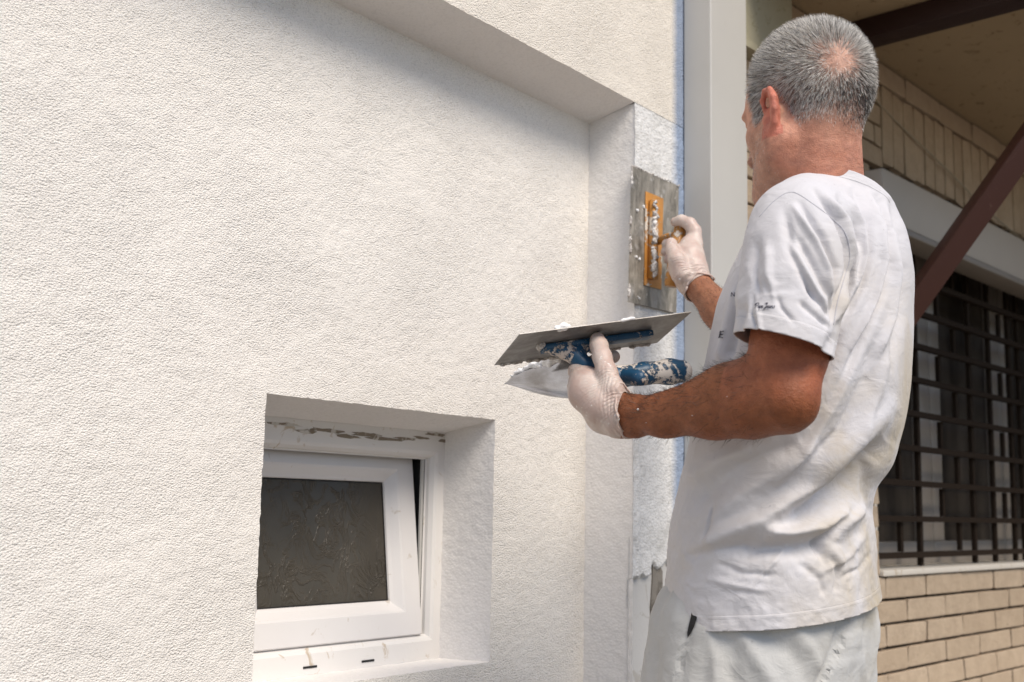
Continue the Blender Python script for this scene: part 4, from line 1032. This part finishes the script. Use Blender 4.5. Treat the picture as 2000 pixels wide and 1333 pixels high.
set_float(me, 'dirt', np.clip((tuv[:, 0] - 1560) / 80, .25, 1))
tr = link('trousers', me, M_TROUSER, man); tr['label'] = 'pale grey work trousers with an open side pocket'
tr.modifiers.new('thickness', 'SOLIDIFY').thickness = .0016
tb = BVHTree.FromPolygons([tuple(p) for p in tv], [tuple(p.vertices) for p in me.polygons])
sl_ = [(1352, 1190), (1362, 1190), (1361, 1208), (1356, 1224), (1349, 1238), (1343, 1246), (1342, 1238), (1345, 1222), (1349, 1206)]
pv = [cast(x, y, tb, .0008) for x, y in sl_]
if all(p is not None for p in pv):
    pv = [p * .999 + EYE * .001 for p in pv]; mb = MB(); mb.add(pv + [np.mean(pv, 0) * .9985 + EYE * .0015], [(i, (i + 1) % 9, 9) for i in range(9)]); mb.build('pocket_opening', M_BLACK, tr)
M_SHOE = m_plain('dusty_shoe_leather', (.12, .10, .085), .7, .0006, 60, .4, (.4, .37, .33)); M_SOLE = m_plain('shoe_sole', (.05, .045, .04), .8)
for sx, px_, dd in ((-1, 1398, 1.635), (1, 1570, 1.79)):
    a0 = at(px_, 1345, dd); cx, cy = a0[0] + sx * .015, a0[1] + .0
    F2 = Field([cx - .09, cy - .13, .0], [cx + .09, cy + .25, .17], .005)
    F2.chain([[cx, cy - .045, .055], [cx, cy + .06, .055], [cx - sx * -.012, cy + .15, .046]], [.042, .044, .036], .03); F2.cap([cx, cy - .01, .06], [cx, cy - .01, .12], .046, .043, .02)
    vv, qq = F2.mesh(2); vv[:, 2] = np.maximum(vv[:, 2], .018); shoe = link('shoe', mesh_np(vv, qq, True, 'shoe'), M_SHOE, man)
    k = 20; ol = [(cx + .050 * math.sin(2 * math.pi * i / k), cy + .055 + .135 * -math.cos(2 * math.pi * i / k)) for i in range(k)]
    mb = MB(); mb.add([(x, y, .001) for x, y in ol] + [(x, y, .022) for x, y in ol], [tuple(range(k))[::-1], tuple(range(k, 2 * k))] + [(i, (i + 1) % k, k + (i + 1) % k, k + i) for i in range(k)])
    mb.build('sole', M_SOLE, shoe)
# dark tape inside the collar
cp_ = [p for p in (cast(x, y, sbvh, .001) for x, y in [(1636, 336), (1648, 335), (1660, 335), (1671, 337)]) if p is not None]

# ------------------------------------------------------------------ finishing trowel held flat in the left hand
TC = np.array([1.380, .935, 1.295]); TA = np.array([.83, -.525, .19]); TB = np.array([.557, .797, -.235]); TA /= np.linalg.norm(TA); TB -= TA * (TA @ TB); TB /= np.linalg.norm(TB); TN = np.cross(TA, TB)
def tf(x, y, z): return tuple(TC + TA * x + TB * y + TN * z)
t1 = empty('plastering_trowel', tf(0, 0, 0)); tag(t1, 'steel plastering trowel with blue handle held flat, thumb against its blade', 'trowel')
bl = MB(); LX, LY = .133, .062
bl.box(-LX, LX, -LY, LY, -.0006, .0006, tf); bl.build('blade', M_STEEL, t1)
MB().box(-.082, .094, -.0105, .0105, -.0105, -.0009, tf).build('mounting_bar', M_BLUE, t1, .003)
hd = Field(TC - [.16, .16, .14], TC + [.16, .16, .06], .0022)
tp = lambda x, y, z: np.array(tf(x, y, z))
hd.chain([tp(-.066, 0, -.010), tp(-.048, 0, -.014), tp(-.034, 0, -.024), tp(-.022, 0, -.040), tp(-.006, 0, -.055)], [.007, .0085, .0105, .0125, .0130], .008)
hd.cap(tp(-.046, 0, -.011), tp(-.012, 0, -.011), .0085, .008, .012)
v, q = hd.mesh(2); link('handle_neck', mesh_np(v, q, True, 'handle_neck'), M_BLUE, t1)
hd = Field(TC - [.16, .16, .14], TC + [.16, .16, .06], .0022)
hd.chain([tp(-.010, 0, -.057), tp(.02, 0, -.063), tp(.065, 0, -.063), tp(.105, 0, -.066), tp(.124, 0, -.068)], [.0145, .0155, .0155, .0180, .0165], .008)
v, q = hd.mesh(2); hdl = link('grip', mesh_np(v, q, True, 'grip'), M_BLUE2, t1)
# plaster beads along the blade's far edge
def beads(name, pts, rads, parent, material=None, res=.0016):
    pts = np.array(pts); F3 = Field(pts.min(0) - .02, pts.max(0) + .02, res)
    for p_, r in zip(pts, rads): F3.ell(p_, (r * rng.uniform(.8, 1.4), r * rng.uniform(.8, 1.3), r * rng.uniform(.6, 1.)), None, .003)
    v, q = F3.mesh(1); nn_ = normals(v, q); v = v + nn_ * (fbm(v * 300, 8, 2) * .0007)[:, None]
    return link(name, mesh_np(v, q, True, name), material or M_PLASTER, parent)
def smear(name, path, rads, parent, material=None, res=.0015, amp=.0012, jit=.001):
    P_ = np.array(path, float); t = np.linspace(0, len(P_) - 1, int(len(P_) * 4)); i = np.minimum(t.astype(int), len(P_) - 2); f = (t - i)[:, None]
    Q = P_[i] * (1 - f) + P_[i + 1] * f + rng.normal(size=(len(t), 3)) * jit
    R1 = np.interp(t, range(len(rads)), rads) * (1 + .8 * fbm(Q * 160, 77, 2)) * rng.uniform(.75, 1.25, len(t))
    F3 = Field(Q.min(0) - .025, Q.max(0) + .025, res)
    for k in range(len(Q) - 1): F3.cap(Q[k], Q[k + 1], max(R1[k], .0004), max(R1[k + 1], .0004), .003)
    v, q = F3.mesh(1); nn_ = normals(v, q); v = v + nn_ * (fbm(v * 210, 8, 3) * amp)[:, None]
    return link(name, mesh_np(v, q, True, name), material or M_PLASTER, parent)
for a_, b_, r_0 in ((-.125, -.09, .0012), (-.085, -.05, .0018), (-.047, -.03, .0012), (.02, .07, .0011), (.085, .12, .0016)):
    smear('plaster_residue', [tf(x, LY - .0005, -.0006) for x in np.linspace(a_, b_, 8)], [r_0 * rng.uniform(.5, 1.3) for _ in range(8)], t1, M_CRUST, .0011, .0009, .0007)
smear('plaster_residue', [tf(x, -LY + .005, .003) for x in np.linspace(-.078, -.058, 6)], [.001, .0022, .0026, .0030, .0020, .001], t1, M_PLASTER, .0011, .0014, .001)
for x0 in (.02,): smear('plaster_residue', [tf(x0 + dx, -LY, .0008) for dx in np.linspace(0, .022, 5)], [.0006, .0011, .0007, .001, .0005], t1, M_PLASTER, .0009, .0005, .0005)
smear('plaster_residue', [tf(-.080 - .006 * math.sin(k), -.012 + .006 * k, -.0018) for k in range(5)], [.0015, .003, .0032, .003, .0016], t1, M_CRUST, .0012, .001, .001)

# ------------------------------------------------------------------ pointed trowel held under it
t2 = empty('gauging_trowel', tuple(at(1110, 745, 1.69))); tag(t2, 'shiny round-nosed trowel with fresh plaster on top, gripped below the flat trowel', 'trowel')
tip, base = at(985, 750, 1.775), at(1150, 738, 1.700); ta = base - tip; Lt = np.linalg.norm(ta); ta /= Lt
tw = np.array([-.30, .30, .62]); tw -= ta * (tw @ ta); tw /= np.linalg.norm(tw); tn = np.cross(ta, tw)
nu, nv = 26, 17; vv = []; 
for i in range(nu + 1):
    t = i / nu; wd = .036 * min(1, (math.sin(math.pi * min(1, t / .9) * .5)) ** .62) * (1 if t < .75 else 1 - .35 * ((t - .75) / .25) ** 2)
    for j in range(nv + 1):
        s_ = j / nv * 2 - 1; vv.append(tip + ta * Lt * t + tw * (wd * s_) + tn * (-.016 * (s_ ** 2) + .0))
qq = [(i * (nv + 1) + j, (i + 1) * (nv + 1) + j, (i + 1) * (nv + 1) + j + 1, i * (nv + 1) + j + 1) for i in range(nu) for j in range(nv)]
o = link('blade', mesh_from(vv, qq, True, 'blade'), M_BRIGHT, t2); o.modifiers.new('thickness', 'SOLIDIFY').thickness = .001
def blade_pt(t, s_, up_=0.):
    wd = .036 * (math.sin(math.pi * min(1, t / .9) * .5)) ** .62; return tip + ta * Lt * t + tw * (wd * s_) - tn * (.016 * s_ ** 2 + up_)
smear('plaster_heap', [blade_pt(t, .9, -.0015) for t in np.linspace(.05, .80, 20)], [.0006, .001, .0012, .0015, .0012, .002, .0022, .0026, .003, .0035, .003, .0035, .004, .004, .0035, .003, .0025, .002, .0015, .0008], t2, M_PLASTER, .0013, .0022, .0012)
smear('plaster_heap', [blade_pt(t, .80, 0) for t in np.linspace(.38, .68, 8)], [.001, .002, .0028, .003, .0035, .003, .002, .001], t2, M_PLASTER, .0013, .0020, .0014)
MB().tube([base + ta * .0, base + ta * .02 - tw * .004, base + ta * .035], [.005, .0045, .0045], 8).build('tang', M_STEEL, t2, smooth=True)
MB().tube([base + ta * .03, base + ta * .05, base + ta * .085 + tn * .02, base + ta * .10 + tn * .03], [.009, .012, .012, .009], 12).build('handle', M_BLUE, t2, smooth=True)

# ------------------------------------------------------------------ trowel pressed against the wall
t3 = empty('smoothing_trowel', (2.07, YA - .008, 1.61)); tag(t3, 'smeared steel trowel with orange handle pressed against the wall by the right hand', 'trowel')
YT = YA - .0075
quad = [(1234, 324), (1326, 364), (1321, 612), (1227, 590)]
c4 = [on_y(px, py, YT) for px, py in quad]
mb = MB(); mb.add(c4 + [c + np.array([0, .001, 0]) for c in c4], [(0, 1, 2, 3), (7, 6, 5, 4), (0, 4, 5, 1), (1, 5, 6, 2), (2, 6, 7, 3), (3, 7, 4, 0)]); mb.build('blade', M_SMEAR, t3)
p4 = [on_y(px, py, YT - .003) for px, py in ((1262, 374), (1296, 388), (1292, 566), (1259, 557))]
mb = MB(); mb.add([p + np.array([0, 0, 0]) for p in p4] + [p + np.array([0, .0025, 0]) for p in p4], [(0, 1, 2, 3), (7, 6, 5, 4), (0, 4, 5, 1), (1, 5, 6, 2), (2, 6, 7, 3), (3, 7, 4, 0)]); mb.build('mounting_plate', M_ORANGE, t3, .0006)
ra, rb = on_y(1277, 392, YT - .012), on_y(1275, 545, YT - .012)
MB().tube([ra, FLAT(ra, rb, .5), rb], [.0095, .0100, .0115], 10).build('rib', M_ORANGE, t3, smooth=True)
smear('crusted_plaster', [FLAT(ra, rb, t) + np.array([-.006, -.0065, 0]) for t in np.linspace(.02, .98, 24)], [.0026 * x for x in rng.uniform(.3, 1.3, 24)], t3, M_CRUST, .0013, .0022, .0022)
ga, gb_ = at(1329, 447, 2.352), at(1310, 556, 2.325)
hn0 = FLAT(ra, rb, .42) 
nk = at(1331, 452, 2.352)
vv = []
a1, a2 = on_y(1284, 461, YT - .014), on_y(1286, 486, YT - .014)
MB().tube([FLAT(a1, a2, .5) + np.array([-.004, .004, 0]), FLAT(FLAT(a1, a2, .5), nk, .55), nk + np.array([0, 0, -.006])], [.0115, .0105, .0105], 8, flat=.75).build('neck', M_ORANGE, t3, smooth=True)
MB().tube([ga + (ga - gb_) * .04, FLAT(ga, gb_, .3), FLAT(ga, gb_, .7), gb_ - (ga - gb_) * .03], [.0125, .0135, .0135, .0125], 12).build('handle', M_ORANGE, t3, smooth=True)
for a_, b_ in ((0, 4), (11, 13), (15, 19), (26, 29)):
    smear('plaster_residue', [on_y(1235 - 7 * k / 30, 324 + 266 * k / 30, YT - .0005) for k in np.linspace(a_, b_, 7)], [.0009 * x for x in rng.uniform(.3, 1.2, 7)], t3, M_CRUST, .0013, .0012, .0010)
smear('plaster_residue', [on_y(1234 + 92 * k / 14, 324 + 40 * k / 14, YT + .001) for k in np.linspace(0, 14, 14)], [.0013 * x for x in rng.uniform(.3, 1.2, 14)], t3, M_CRUST, .0015, .0016, .0012)
for k in range(5):
    c_ = on_y(rng.uniform(1236, 1258), rng.uniform(400, 585), YT - .001); smear('plaster_residue', [c_, c_ + np.array([rng.uniform(-.002, .004), 0, rng.uniform(-.006, .004)])], [.0011, .0007], t3, M_PLASTER, .0011, .0009, .0008)
# dried specks of plaster on the forearm
bodyb = BVHTree.FromPolygons([tuple(p) for p in bv], [tuple(p) for p in bq.tolist()])
for px, py, r in ((1246, 800, .0016), (1199, 803, .0013), (1262, 826, .0007), (1420, 775, .0006), (1352, 812, .0007)):
    p_ = cast(px, py, bodyb, 0.)
    if p_ is not None:
        f3 = Field(p_ - .006, p_ + .006, .0006); f3.ell(p_, (r, r * 1.2, r), None, .001); v, q = f3.mesh(1); link('plaster_speck', mesh_np(v, q, True, 'plaster_speck'), M_PLASTER, man)
